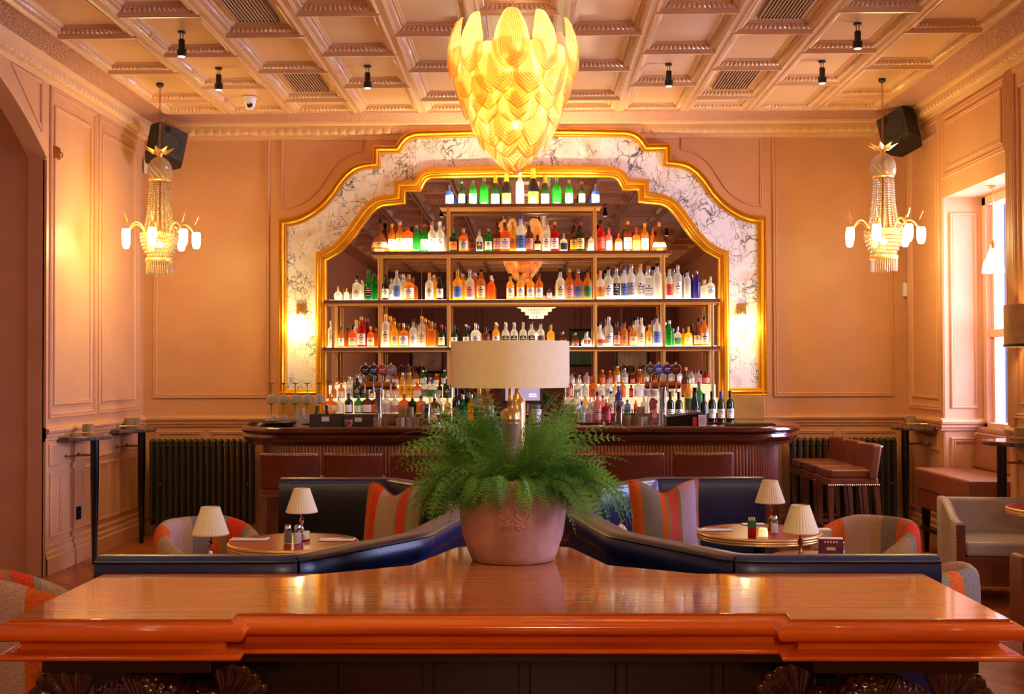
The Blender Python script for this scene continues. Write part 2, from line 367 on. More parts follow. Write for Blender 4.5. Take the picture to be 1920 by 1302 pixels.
M['weave_o'] = stripes('orange_striped_wool', [(GRY,2),(ORG,3),(RED,3),(TAN,4),(TAN,5),(OLV,.8),(RED,3.4),(OLV,.8),(TAN,3)], 1.0)
M['weave_p'] = stripes('pastel_striped_wool', [(ORG,2.4),(GRY,5),(ORG,1.8),(OLV,.5),(COR,2.6),(OLV,.6),(LIL,4.6),(GRY,1.2)], 1.0)
M['weave_z'] = stripes('cream_and_black_stripes', [((226,208,190),4),((226,208,190),3),((30,20,26),1.4),((226,208,190),1.4),((30,20,26),1.4)], 1.0, False)
M['shade'] = mat('cream_pleated_silk', (236,210,166), 0.8)
M['linen'] = mat('linen_shade', (240,216,168), 0.85, noise=0.04, nscale=30, bump=0.1, bscale=400)
M['red_top'] = mat('red_lacquer_top', (150,16,10), 0.25, spec=0.10)
# ================================================================== ROOM SHELL
XL, XR, YB, ZC = -3.92, 3.79, 12.40, 4.15
YF = -6.5
m = MB(); m.add([(-6,YF-.3,0),(5,YF-.3,0),(5,YB+.2,0),(-6,YB+.2,0)], [(0,1,2,3)]); struct(m, 'floor', M['floor'])
m = MB(); m.box(-4.2, 4.4, YB, YB+.2, 0, 4.4); struct(m, 'wall_back', M['wall'])
# left wall with a wide arch that opens on an alcove
ya0, ya1 = 5.36, 9.84
def arch(y):
    return 3.37 + sqrt(3.98**2-(y-(ya0+ya1)/2)**2) - 3.29
m = MB(); T = 0.13
m.box(XL-T, XL, ya1, YB, 0, 4.4); m.box(XL-T, XL, YF, ya0, 0, 4.4)
N = 40
for i in range(N):
    y0 = ya0+(ya1-ya0)*i/N; y1 = ya0+(ya1-ya0)*(i+1)/N; z0, z1 = arch(y0), arch(y1)
    m.add([(XL,y0,z0),(XL,y1,z1),(XL,y1,4.4),(XL,y0,4.4),(XL-T,y0,z0),(XL-T,y1,z1),(XL-T,y1,4.4),(XL-T,y0,4.4)],
          [(0,1,2,3),(4,7,6,5),(0,4,5,1)])
struct(m, 'wall_left', M['wall'])
m = MB(); m.box(-5.6, XL-T, 9.87, 10.0, 0, 4.4); m.box(-5.7,-5.6, 5.1, 10.0, 0, 4.4); m.box(-5.7, XL-T, 5.0, 5.15, 0, 4.4)
struct(m, 'wall_alcove', M['wall'])
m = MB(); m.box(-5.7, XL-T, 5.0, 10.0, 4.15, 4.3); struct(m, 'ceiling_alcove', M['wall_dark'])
# right wall with window recesses
wins = [(9.75,11.26),(6.6,8.2),(3.4,5.0),(-2.3,-0.7)]
m = MB(); edges = [YF] + [v for a in sorted(wins) for v in a] + [YB]
for i in range(0, len(edges), 2): m.box(XR, XR+.55, edges[i], edges[i+1], 0, 4.4)
for a, b_ in wins:
    m.box(XR, XR+.55, a, b_, 3.21, 4.4); m.box(XR+.40, XR+.55, a, b_, 0, 1.06)
    m.box(XR, XR+.40, a, b_, 0, .02)
struct(m, 'wall_right', M['wall'])
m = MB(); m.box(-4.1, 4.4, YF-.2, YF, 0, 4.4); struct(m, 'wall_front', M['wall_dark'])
# windows: sash frames in each recess
M['pane'] = glass('window_pane', (120,135,165), 0.92, 0.03, 0.02, (0.85,0.9,1.0))
M['wframe'] = mat('painted_sash', (222,170,140), 0.4)
for k, (a, b_) in enumerate(wins):
    x = XR+.40; m = MB()
    m.box(x-.05,x+.1,a,a+.09,1.06,3.21); m.box(x-.05,x+.1,b_-.09,b_,1.06,3.21); m.box(x-.05,x+.1,a,b_,1.06,1.16); m.box(x-.05,x+.1,a,b_,3.13,3.21)
    m.box(x,x+.05,a+.09,a+.14,1.16,3.13); m.box(x,x+.05,b_-.14,b_-.09,1.16,3.13); m.box(x-.02,x+.04,a+.09,b_-.09,1.93,2.00)
    m.box(x,x+.04,(a+b_)/2-.015,(a+b_)/2+.015,1.16,3.13)
    m.box(x-.14,x+.1,a,b_,1.03,1.07)
    o = struct(m, 'window_%d' % (k+1), M['wframe'], bevel=.006)
    p = MB(); p.box(x+.02,x+.026,a+.1,b_-.1,1.16,3.13); q = p.build('pane', M['pane'], o)
# street facade seen past the sash
m = MB(); m.box(6.2, 6.3, -6, 24, -1, 6); o = struct(m, 'wall_street', mat('grey_street_stone', (130,140,165), 0.8, noise=0.2, nscale=2))
# soft drop outside is lit by the world

# ---------------------------------------------------------------- ceiling
def cell(m, x0, x1, y0, y1, eggs, full=True):
    g = 0.02; rise = 0.045; L = 0.028; W = 0.088
    def ring(o, z): return [(x0+o,y0+o,z),(x1-o,y0+o,z),(x1-o,y1-o,z),(x0+o,y1-o,z)]
    rs = [ring(0,ZC), ring(g,ZC), ring(g+.004,ZC-.012), ring(g+.016,ZC-.014), ring(g+.020,ZC-.004), ring(g+L,ZC-.004), ring(g+L+.003, ZC+.004)]
    for a, b_ in zip(rs, rs[1:]):
        o = m.add(a+b_, [(i,(i+1)%4,4+(i+1)%4,4+i) for i in range(4)])
    inn = ring(W, ZC+rise); st = rs[-1]
    for i in range(4):
        A, B = Vector(st[i]), Vector(st[(i+1)%4]); Cc, D = Vector(inn[i]), Vector(inn[(i+1)%4])
        ln = (B-A).length; n = max(2, int(ln/(0.009 if eggs else .5)))
        mid = 4 if eggs else 1; vs = []
        nrm = (B-A).cross(Cc-A).normalized()
        if nrm.z > 0: nrm = -nrm
        for j in range(mid+1):
            t = j/mid
            for q in range(n+1):
                u = q/n; P = A.lerp(B,u).lerp(Cc.lerp(D,u), t)
                if eggs and 0 < j < mid and 0 < q < n:
                    P = P + nrm*(0.013*abs(sin(pi*q/4*1.0))*sin(pi*t) + .006*sin(pi*t))
                vs.append(tuple(P))
        m.add(vs, [(j*(n+1)+q, j*(n+1)+q+1, (j+1)*(n+1)+q+1, (j+1)*(n+1)+q) for j in range(mid) for q in range(n)])
    rs = [inn, ring(W+.004, ZC+rise-.01), ring(W+.014, ZC+rise-.01), ring(W+.018, ZC+rise), ring(W+.030,ZC+rise), ring(W+.034,ZC+rise+.008)]
    for a, b_ in zip(rs, rs[1:]): m.add(a+b_, [(i,(i+1)%4,4+(i+1)%4,4+i) for i in range(4)])
    m.add(rs[-1], [(0,1,2,3)])
m = MB(); X0 = -3.545; PX = 0.6305; YE = 11.83
for c in range(11):
    x0 = X0+PX*c; x1 = x0+PX
    if c == 10: x1 = 3.38
    yb = YE if c % 2 else 11.27
    if not c % 2: cell(m, x0, x1, 11.27, YE, True)
    while yb > YF:
        y0 = max(yb-1.1, YF)
        if yb-y0 > .35: cell(m, x0, x1, y0, yb, yb > 6)
        else: m.add([(x0,y0,ZC),(x1,y0,ZC),(x1,yb,ZC),(x0,yb,ZC)], [(0,1,2,3)])
        yb -= 1.1
struct(m, 'ceiling', M['ceil'])
m = MB()
m.add([(XL,YF,ZC),(X0,YF,ZC),(X0,YE,ZC),(XL,YE,ZC)], [(0,1,2,3)]); m.add([(3.38,YF,ZC),(XR,YF,ZC),(XR,YE,ZC),(3.38,YE,ZC)], [(0,1,2,3)])
m.add([(XL,YE,ZC),(XR,YE,ZC),(XR,YB,ZC),(XL,YB,ZC)], [(0,1,2,3)])
struct(m, 'ceiling_border', M['hammer'])
m = MB(); m.box(-6, 5, YF-.3, YB+.3, 4.42, 4.5); struct(m, 'ceiling_slab', M['ceil'])
# cornice: moulded strip with a band of eggs, on three sides
def cornice(m, mp, L0, L1, eggs=True):
    prof = [(0.0,-.16),(.018,-.16),(.018,-.145),(.028,-.14),(.028,-.12)]
    prof2 = [(.085,-.045),(.085,-.03),(.115,-.02),(.12,0)]
    def strip(pr, n=1):
        vs = []; k = len(pr)
        for i in range(2): vs += [mp(L0 if i == 0 else L1, d, z) for d, z in pr]
        m.add(vs, [(j,j+1,k+j+1,k+j) for j in range(k-1)])
    strip(prof); strip(prof2)
    n = int((L1-L0)/0.0225); rows = 5; vs = []
    for j in range(rows+1):
        t = j/rows; d = .028+.057*t+.018*sin(pi*t); z = -.12+.075*t-.018*sin(pi*t)
        for i in range(n+1):
            e = .014*abs(sin(pi*i/4))*sin(pi*t)
            vs.append(mp(L0+(L1-L0)*i/n, d+e*.7, z-e*.7))
    m.add(vs, [(j*(n+1)+i, j*(n+1)+i+1, (j+1)*(n+1)+i+1, (j+1)*(n+1)+i) for j in range(rows) for i in range(n)])
m = MB()
cornice(m, lambda l,d,z: (l, YB-d, ZC+z), XL, XR)
cornice(m, lambda l,d,z: (XL+d, l, ZC+z), 7.0, YB)
cornice(m, lambda l,d,z: (XR-d, l, ZC+z), 7.0, YB)
struct(m, 'trim_1', M['ceil'])
# ---------------------------------------------------------------- wall panelling
bead = [(-.022,0),(-.022,.010),(-.014,.020),(-.004,.020),(0,.012),(.006,.012),(.012,.018),(.020,.016),(.024,0)]
small = [(-.016,0),(-.014,.012),(-.004,.016),(.004,.010),(.012,.012),(.016,0)]
pB = lambda u,v,d: (u, YB-d, v)
pL = lambda u,v,d: (XL+d, u, v)
pR = lambda u,v,d: (XR-d, u, v)
def rect(m, mp, u0, u1, v0, v1, pr=bead): m.sweep([(u0,v0),(u1,v0),(u1,v1),(u0,v1)], pr, mp, True)
def rail(m, mp, u0, u1):
    vs = []; pr = [(0,1.075),(.016,1.085),(.016,1.105),(.030,1.112),(.030,1.135),(.044,1.145),(.050,1.165),(.044,1.178),(.020,1.185),(.0,1.195)]
    for u in (u0,u1): vs += [mp(u,v,d) for d, v in pr]
    k = len(pr); m.add(vs, [(j,j+1,k+j+1,k+j) for j in range(k-1)] + [tuple(range(k)), tuple(range(2*k-1,k-1,-1))])
def skirt(m, mp, u0, u1):
    vs = []; pr = [(.038,0),(.038,.13),(.028,.14),(.028,.175),(.018,.185),(.014,.21),(.022,.22),(.018,.235),(0,.24)]
    for u in (u0,u1): vs += [mp(u,v,d) for d, v in pr]
    k = len(pr); m.add(vs, [(j,j+1,k+j+1,k+j) for j in range(k-1)])
# back wall
m = MB()
def X_(px, s=12.4): return aty(px, 600, s).x
def Z_(py, px=978, s=12.4): return aty(px, py, s).z
zb = Z_(742); zt = Z_(258)
rect(m, pB, X_(291), X_(502), zb, zt); rect(m, pB, X_(1453), X_(1671), zb, zt)
def cpanel(m, pts): m.sweep([(aty(x,y,YB).x, aty(x,y,YB).z) for x,y in pts], small, pB, True)
cl = [(530,262),(678,262),(678,283),(655,289),(636,301),(620,318),(608,338),(597,355),(582,370),(562,383),(545,389),(530,390)]
cpanel(m, cl[::-1])
cpanel(m, [(1957-x, y-4) for x, y in cl])
rail(m, pB, XL, XR); skirt(m, pB, XL, XR)
for a, b_ in ((X_(296),X_(377)),(X_(397),X_(480)),(X_(1468),X_(1562)),(X_(1580),X_(1680))): rect(m, pB, a, b_, .30, 1.02, small)
struct(m, 'trim_2', M['wall'])
m = MB()
for a, b_, c_, d_ in ((9.96,10.98,10.05,10.88),(11.10,12.20,11.18,12.10)):
    rect(m, pL, a, b_, 1.28, 3.97); rect(m, pL, c_, d_, 1.38, 3.83, small)
rail(m, pL, 9.84, YB); skirt(m, pL, 9.84, YB)
for y0, y1, n in ((9.96,10.98,4),(11.10,12.20,4)):
    h = (y1-y0)/2
    rect(m, pL, y0, y0+h-.03, .885, 1.035, small); rect(m, pL, y0+h+.03, y1, .885, 1.035, small)
    q = (y1-y0)/n
    for i in range(n): rect(m, pL, y0+q*i+.015, y0+q*(i+1)-.025, .30, .80, small)
m.sweep([(9.22,3.97),(9.76,3.60),(9.76,3.97)], small, pL, True)
pts = [(ya0+(ya1-ya0)*i/60, arch(ya0+(ya1-ya0)*i/60)) for i in range(61)]
m.sweep(pts, [(.0,0),(.0,.022),(.03,.026),(.045,.012),(.06,.012),(.064,0)], pL)
m.box(XL-.01, XL+.02, 9.84, 9.885, 0, 3.36)
struct(m, 'trim_3', M['wall'])
m = MB()
rect(m, pR, 11.36, 12.26, 1.28, 3.97); rect(m, pR, 11.44, 12.18, 1.38, 3.83, small)
rect(m, pR, 9.78, 11.22, 3.40, 3.95); rect(m, pR, 9.86, 11.14, 3.47, 3.88, small)
rect(m, pR, 11.36, 12.26, .30, 1.02, small); rect(m, pR, 11.44, 11.78, .9, 1.02, small)
rail(m, pR, 11.26, YB); skirt(m, pR, 11.26, YB); rail(m, pR, 8.2, 9.75); skirt(m, pR, 8.2, 9.75)
rect(m, pR, 8.5, 9.60, 1.28, 3.97); rect(m, pR, 8.6, 9.50, 1.38, 3.83, small); rect(m, pR, 8.5, 9.6, .3, 1.0, small)
for k in range(5): m.box(XR-.022, XR, 9.62+.026*k, 9.632+.026*k, 1.2, 4.0)
# window reveal panelling (faces the camera)
pW = lambda u,v,d: (u, 11.26-d, v)
rect(m, pW, XR+.07, XR+.29, 1.30, 3.06, small); rect(m, pW, XR+.07, XR+.29, .30, 1.0, bead); rail(m, pW, XR-.04, XR+.40)
rect(m, pR, 11.275, 11.30, .25, 3.3, [(-.012,0),(-.01,.012),(.01,.012),(.012,0)])
struct(m, 'trim_4', M['wall'])

# the far end of the room behind the camera (seen only in the mirror)
m = MB(); pF = lambda u,v,d: (u, YF+d, v)
for i in range(6): rect(m, pF, -3.7+1.25*i, -2.6+1.25*i, 1.3, 3.9)
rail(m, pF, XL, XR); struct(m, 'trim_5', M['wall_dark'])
for i, (x, z, w_, h_, lb) in enumerate(((-2.6,2.1,.8,1.0,'large framed portrait on the far wall seen in the mirror, left of its row'),(-1.2,2.2,.7,.8,'framed dark print on the far wall seen in the mirror'),(1.3,2.2,.6,.9,'framed green print on the far wall seen in the mirror'),(2.6,2.0,.8,1.1,'tall pale framed picture on the far wall seen in the mirror, nearest the windows'))):
    t = thing('framed_picture', lb, 'picture', (x, YF+.01, z), 0, 'pictures on the far wall')
    f = MB(); f.sweep([(-w_/2,-h_/2),(w_/2,-h_/2),(w_/2,h_/2),(-w_/2,h_/2)], [(-.03,0),(-.03,.03),(0,.035),(.03,.03),(.03,0)], lambda u,v,d: (u,d,v), True); f.build('frame', M['black_gloss'], t)
    f = MB(); f.box(-w_/2,w_/2,0,.01,-h_/2,h_/2); f.build('print', mat('print', [(170,150,130),(90,60,50),(70,110,90),(200,190,180)][i], .6, noise=.5, nscale=3), t)

# ---------------------------------------------------------------- ceiling fittings
def vent(x, y, lb):
    t = thing('ceiling_vent', lb, 'vent', (x, y, ZC+.040), 0, 'slatted ceiling vents')
    f = MB()
    for a in (-.155, .145): f.box(a, a+.01, -.36, .36, -.006, .012)
    for a in (-.36, .35): f.box(-.155, .155, a, a+.01, -.006, .012)
    f.build('frame', M['wall_dark'], t)
    f = MB(); f.box(-.15,.15,-.35,.35,.002,.006); f.build('duct', M['black'], t)
    f = MB()
    for i in range(12): f.box(-.145+.0247*i, -.137+.0247*i, -.35, .35, -.006, -.001)
    f.build('slat_panel', M['wall'], t)
vent(-1.965, 10.72, 'slatted vent in the ceiling coffer nearest the bar, left of the amber chandelier')
vent(-1.965, 8.50, 'slatted vent in a ceiling coffer at the top edge, left of chandelier')
vent(1.815, 10.72, 'slatted vent in the ceiling coffer nearest the bar, right of the amber chandelier')
vent(1.815, 8.50, 'slatted vent in a ceiling coffer at the top edge, right of chandelier')
def spot0():
    t = thing('ceiling_spotlight', '', 'spotlight')
    f = MB(); f.lathe([(.030,0),(.030,-.012),(.012,-.014)], 16); f.build('ceiling_plate', M['black'], t)
    f = MB(); f.box(-.012,-.008,-.005,.005,-.06,-.01); f.box(.008,.012,-.005,.005,-.06,-.01); f.box(-.034,-.030,-.006,.006,-.17,-.13); f.box(.030,.034,-.006,.006,-.17,-.13); f.box(-.034,.034,-.006,.006,-.138,-.13); f.build('bracket', M['black'], t)
    f = MB(); f.lathe([(.018,-.055),(.024,-.06),(.024,-.13),(.032,-.14),(.032,-.185)], 18); f.build('housing', M['black_gloss'], t, smooth=True)
    f = MB(); f.lathe([(.028,-.186),(.024,-.19),(.0001,-.192)], 18); f.build('lens', emis('spot_lens', (1,.75,.45), 1.5), t, smooth=True)
    return t
s0 = spot0(); first = True
for x, y, lb in ((-2.61,9.15,'black ceiling spotlight in the coffer above the left wall, nearest the camera'),(-2.61,10.25,'black ceiling spotlight just left of the white dome camera'),
                 (-1.35,10.22,'black ceiling spotlight in a coffer between left vent and amber chandelier'),(1.17,10.22,'black ceiling spotlight just right of the amber chandelier'),
                 (2.43,9.05,'black ceiling spotlight near the right wall, nearest the camera'),(2.43,10.15,'black ceiling spotlight between right vent and right crystal chandelier')):
    if first: t = s0; t['label'] = lb; t['group'] = 'black ceiling spotlights'; first = False
    else: t = dup(s0, label=lb)
    t.location = (x, y, ZC+.05)
    light('SPOT', 'spotlight_beam', (x, y, ZC-.13), 55, (1,.80,.44), .03, (0,0,0), spot=80, blend=.8)
for x in (-1.35, 1.17, -2.61, 2.43):
    for y in (5.8, 3.0): 
        t = dup(s0, (x, y, ZC+.05), label='black ceiling spotlight seen in the mirror, %s from left in the %s row' % ({-2.61:'first',-1.35:'second',1.17:'third',2.43:'fourth'}[x], 'nearer' if y > 5 else 'added farther'), group='rear ceiling spotlights')
    light('SPOT', 'spotlight_beam', (x, 5.8, ZC-.13), 60, (1,.80,.44), .03, (0,0,0), spot=90, blend=.8); light('SPOT', 'spotlight_beam', (x, 3.0, ZC-.13), 310, (1,.80,.46), .03, (radians(24),0,0), spot=90, blend=.8)  # farther row of beams added, tilted forward to brighten console, fern and drum shade
# dome camera
t = thing('security_camera', 'white dome security camera on the ceiling left of the bar', 'camera', (-2.60, 11.35, ZC+.048))
f = MB(); f.lathe([(.066,0),(.066,-.012),(.058,-.03),(.05,-.08),(.035,-.115),(.0001,-.125)], 24); f.build('housing', M['white'], t, smooth=True)
f = MB(); f.M = Matrix.Translation((.012,-.045,-.088)) @ Matrix.Rotation(radians(60), 4, 'X'); f.lathe([(.026,0),(.026,.014),(.018,.016),(.016,.01),(.0001,.012)], 20); f.build('lens', M['black_gloss'], t, smooth=True)
# wall sensors
for p, lb, nm_ in ((aty(275,312,12.33),'white motion sensor in the corner behind the left chandelier','motion_sensor'),(aty(1702,543,12.33),'white motion sensor on the right wall beside the back corner','motion_sensor')):
    t = thing(nm_, lb, 'sensor', (p.x, YB-.035, p.z))
    f = MB(); f.prism(rrect(-.036,.036,-.03,.03,.015), -.07, .07); f.build('case', M['white'], t, bevel=.008)
    f = MB(); f.box(-.024,.024,-.035,-.028,-.03,.02); f.build('lens', M['paper'], t)
p = atx(104, 287, XL); t = tag(MB().build('x', M['black']) if False else thing('wall_keypad','small brass control plate high on the left wall panel','keypad',(XL+.012,p.y,p.z)), 'small brass control plate high on the left wall panel','keypad')
f = MB(); f.box(-.012,.012,-.05,.05,-.05,.05); f.build('plate', M['brass_dark'], t, bevel=.004); f = MB(); f.tube([(.01,.03,.02),(.03,.05,.0),(.02,.055,-.03)], .006); f.build('lever', M['brass_dark'], t)
p = atx(146, 962, XL); t = thing('wall_vent','small black wall vent low in the left dado panelling','vent',(XL+.006,p.y,p.z)); f = MB(); f.box(-.006,.006,-.045,.045,-.055,.055); f.build('plate', M['black'], t)
f = MB(); [f.box(.006,.009,-.038,.038,-.045+.022*i,-.038+.022*i) for i in range(5)]; f.build('slat', M['black_gloss'], t)

# speakers
def speaker(name_lb, loc, rot, flip):
    t = thing('loudspeaker', name_lb, 'speaker', loc); t.rotation_euler = rot
    f = MB(); f.prism([(-.15,-.12),(.15,-.12),(.19,.0),(.11,.16),(-.11,.16),(-.19,.0)], -.17, .17)
    f.M = None; f.build('cabinet', M['black'], t, bevel=.012)
    f = MB(); f.box(-.14,.14,-.128,-.12,-.16,.16); f.build('grille', mat('speaker_grille', (58,56,50), .6, bump=.3, bscale=300), t, bevel=.004)
    f = MB(); f.M = Matrix.Translation((0,-.125,-.03)) @ Matrix.Rotation(radians(90),4,'X'); f.lathe([(.105,0),(.11,.006),(.098,.008),(.09,.002),(.02,-.0),(.0001,.002)], 28); f.build('woofer', mat('speaker_cone',(44,42,38),.5), t, smooth=True)
    f = MB(); f.M = Matrix.Translation((-.06,-.125,.11)) @ Matrix.Rotation(radians(90),4,'X'); f.lathe([(.03,0),(.032,.006),(.0001,.007)], 20); f.build('tweeter', M['black_gloss'], t, smooth=True)
    return t
pl = aty(311, 275, 11.85); pr_ = aty(1687, 247, 11.75)
speaker('dark loudspeaker bracketed high in the left corner behind the chandelier', pl, (radians(-18), radians(18), radians(38)), 0)
speaker('dark loudspeaker bracketed high in the right corner behind the chandelier', pr_, (radians(-18), radians(-22), radians(-42)), 0)
for (p, x2) in ((pl, .04), (pr_, -.04)):
    t = thing('speaker_bracket', 'thin metal bracket holding the %s corner loudspeaker' % ('left' if p.x < 0 else 'right'), 'bracket', (0,0,0))
    f = MB(); f.tube([(p.x,p.y,p.z+.12),(p.x,p.y,ZC-.07),(p.x,p.y+.25,ZC-.07),(p.x,YB-.02,ZC-.07)], .009); f.build('arm', M['brass_dark'], t)
    f = MB(); f.box(p.x-.05,p.x+.05,YB-.03,YB,ZC-.16,ZC-.04); f.build('mount_plate', M['wall'], t)
t = thing('speaker_cable','pale cable hanging down the right corner below the loudspeaker','cable',(0,0,0))
f = MB(); c0 = aty(1712,288,12.36); f.tube([(c0.x,12.36,c0.z),(c0.x-.03,12.37,c0.z-.4),(c0.x-.06,12.37,c0.z-.6),(c0.x-.09,12.37,c0.z-1.2)], .004); f.build('cord', M['wall'], t)

# radiators
def radiator(x0, n, lb):
    t = thing('column_radiator', lb, 'radiator', (x0, 12.24, 0), 0, 'olive column radiators on the back wall')
    f = MB(); pitch = .0625
    for i in range(n):
        for yy in (-.05, 0, .05):
            f.tube([((i+.5)*pitch, yy, .15), ((i+.5)*pitch, yy, .93)], .0165, 8)
        f.M = Matrix.Translation(((i+.5)*pitch,0,.94)) @ Matrix.Diagonal((1,2.6,1.2,1)); f.sphere((0,0,0), .026, 10, 6); f.M = None
        f.M = Matrix.Translation(((i+.5)*pitch,0,.14)) @ Matrix.Diagonal((1,2.6,1.2,1)); f.sphere((0,0,0), .026, 10, 6); f.M = None
    f.build('column_bank', M['rad'], t, smooth=True)
    for z, nmz in ((.90,'top_pipe'),(.17,'bottom_pipe')):
        f = MB(); f.tube([(0,0,z),(n*pitch,0,z)], .018, 8); f.build(nmz, M['rad'], t, smooth=True)
    for i in (1, n-2):
        f = MB(); f.box((i+.5)*pitch-.012,(i+.5)*pitch+.012,-.06,.06,0,.14); f.build('foot', M['rad'], t)
        f = MB(); f.sphere(((i+1)*pitch,-.06,.52), .012, 8, 6); f.build('clamp', M['brass_dark'], t)
    f = MB(); f.tube([(-.02,0,.17),(-.06,0,.17),(-.06,0,.0)], .010, 8); f.build('valve_pipe', M['brass_dark'], t); 
radiator(X_(281,12.24), 17, 'dark olive column radiator on the back wall left of the bar')
radiator(X_(1478,12.24), 17, 'dark olive column radiator on the back wall right of the bar')
# ================================================================== MIRROR SURROUND
YM = 12.30
def P2(x, y): p = aty(x, y, YM); return (p.x, p.z)
XC = P2(978.5, 500)[0]
def halfpath(segs, n):
    """segments between key corners resampled to the same counts"""
    out = []
    for seg, k in zip(segs, n):
        pts = [Vector(P2(*q)) for q in seg]; L = [0]
        for a, b_ in zip(pts, pts[1:]): L.append(L[-1]+(b_-a).length)
        for i in range(k):
            t = L[-1]*i/k; j = max(j_ for j_ in range(len(L)-1) if L[j_] <= t+1e-9)
            out.append(pts[j].lerp(pts[j+1], (t-L[j])/(L[j+1]-L[j])))
    out.append(Vector(P2(*segs[-1][-1]))); return out
outer = [[(524,744),(524,412)], [(524,412),(545,411),(562,406),(582,395),(600,381),(617,362),(630,342),(645,324),(662,311),(680,305),(700,303)],
         [(700,303),(700,274)], [(700,274),(742,274)], [(742,274),(747,266),(757,255),(770,248),(784,246),(860,244),(910,243),(978.5,242.5)]]
inner = [[(592,790),(592,474)], [(592,474),(607,469),(627,457),(647,436),(662,414),(680,389),(695,375),(712,367),(740,364)],
         [(740,364),(740,339)], [(740,339),(776,339)], [(776,339),(782,327),(792,319),(807,314),(850,313),(940,311.5),(978.5,311)]]
cnt = [1, 26, 1, 1, 22]
OH, IH = halfpath(outer, cnt), halfpath(inner, cnt)
def full(h): return h + [Vector((2*XC-v.x, v.y)) for v in h[-2::-1]]
OP, IP = full(OH), full(IH)
mpM = lambda u,v,d: (u, YM+.04-d, v)
surround = thing('bar_mirror_surround', 'large gilded and marble scalloped mirror surround on the wall behind the bar', 'mirror')
m = MB(); n = len(OP); zlow = P2(978,742)[1]
OPm = [Vector((v.x, max(v.y, zlow))) for v in OP]; IPm = [Vector((v.x, max(v.y, zlow))) for v in IP]
vs = [(v.x, YM+.035, v.y) for v in OPm] + [(v.x, YM+.035, v.y) for v in IPm]
m.add(vs, [(i,i+1,n+i+1,n+i) for i in range(n-1)]); m.build('marble_panel', M['marble'], surround)
gp = [(.01,-.04),(.01,.045),(0,.055),(-.010,.050),(-.014,.040),(-.020,.052),(-.034,.060),(-.046,.050),(-.050,.036),(-.056,.040),(-.066,.034),(-.070,.020),(-.074,-.01)]
m = MB(); m.sweep(OPm, gp, mpM)
xs = (OPm[0].x, IP[0].x)
for sgn in (1,-1):   # bottom returns of the outer band under each marble pier
    a = OPm[0].x if sgn > 0 else 2*XC-IP[0].x; b_ = IP[0].x if sgn > 0 else 2*XC-OPm[0].x
    m.sweep([(b_,zlow),(a,zlow)], gp, mpM)
m.build('outer_gilt_moulding', M['gold'], surround, smooth=True)
gi = [(.0,-.04),(.0,.050),(-.008,.062),(-.03,.070),(-.052,.064),(-.060,.050),(-.066,.056),(-.078,.050),(-.082,.034),(-.094,.038),(-.106,.030),(-.108,.0),(-.11,-.01)]
m = MB(); m.sweep(IP, gi, mpM); m.build('inner_gilt_moulding', M['gold'], surround, smooth=True)
from mathutils.geometry import tessellate_polygon
m = MB(); ip = [(v.x, YM+.045, v.y) for v in IP]; tri = tessellate_polygon([[Vector(p) for p in ip]]); m.add(ip, [tuple(t) for t in tri])
m.build('mirror_glass', M['mirror'], surround)
m = MB()
for px in (790, 1165): x = P2(px,500)[0]; m.box(x-.002, x+.002, YM+.038, YM+.044, 1.2, P2(978,330)[1] if px in (790,1165) else 3)
m.build('mirror_joint', M['brass_dark'], surround)
zz0 = 1.15; mp_ = mat('gilded_plinth', (186,140,70), .35, metal=.3, noise=.15, nscale=5)
for a, b_ in ((524,610),(1347,1433)): m = MB(); m.box(P2(a,760)[0], P2(b_,760)[0], YM-.02, YB, zz0, zlow-.005); m.build('plinth', mp_, surround, bevel=.004)
# sconces on the marble piers
def sconce(px, lb):
    p = aty(px, 590, YM+.0); t = thing('wall_sconce', lb, 'wall light', (p.x, YM+.03, p.z), 0)
    f = MB(); f.box(-.045,.045,-.02,0,-.0,.11); f.build('back_plate', M['brass_dark'], t, bevel=.004)
    f = MB(); [f.box(-.04+.013*i,-.034+.013*i,-.026,-.02,.005,.105) for i in range(7)]; f.build('reeding', M['brass'], t)
    f = MB(); f.lathe([(.022,.0),(.03,-.01),(.036,-.04),(.046,-.075)], 18, (0,-.06,0), caps=False); f.build('glass_shade', emis('sconce_shade', (1,.66,.30), 9), t, smooth=True)
    f = MB(); f.tube([(0,-.02,.02),(0,-.06,.02),(0,-.06,0)], .008); f.build('arm', M['brass'], t)
    light('POINT', 'sconce_bulb', (p.x, YM-.12, p.z-.12), 6, AMBER, .03)
sconce(564, 'brass wall sconce glowing on the left marble pier of mirror surround'); sconce(1391, 'brass wall sconce glowing on the right marble pier of mirror surround')
# ================================================================== SHELVES
YS0, YS1 = 12.03, 12.27
def zs(py): return aty(978, py, YS0).z
def xs_(px): return aty(px, 600, YS0).x
SH = [(381.5,823,1130),(470.5,695,1260),(561.5,607,1352),(650.5,604,1352)]
strip = emis('shelf_light', (1,.80,.50), 8.0)
unit = thing('bottle_shelving', 'brass framed walnut shelving of four tiers in front of the mirror', 'shelves')
for py, a, b_ in SH:
    z = zs(py); x0, x1 = xs_(a), xs_(b_)
    m = MB(); m.box(x0, x1, YS0, YS1, z-.032, z); q = m.build('shelf', M['shelfwood'], unit, bevel=.003)
    m = MB(); m.box(x0+.01, x1-.01, YS0-.004, YS0+.006, z-.046, z-.034); m.box(x0+.01, x1-.01, YS1-.02, YS1-.008, z-.05, z-.034); m.box(x0+.01,x1-.01,YS0,YS1,z-.040,z-.033); m.build('brass_trim', M['brass'], q)
    m = MB(); m.box(x0+.04, x1-.04, YS0+.045, YS1-.02, z, z+.003); m.build('light_panel', strip, q)
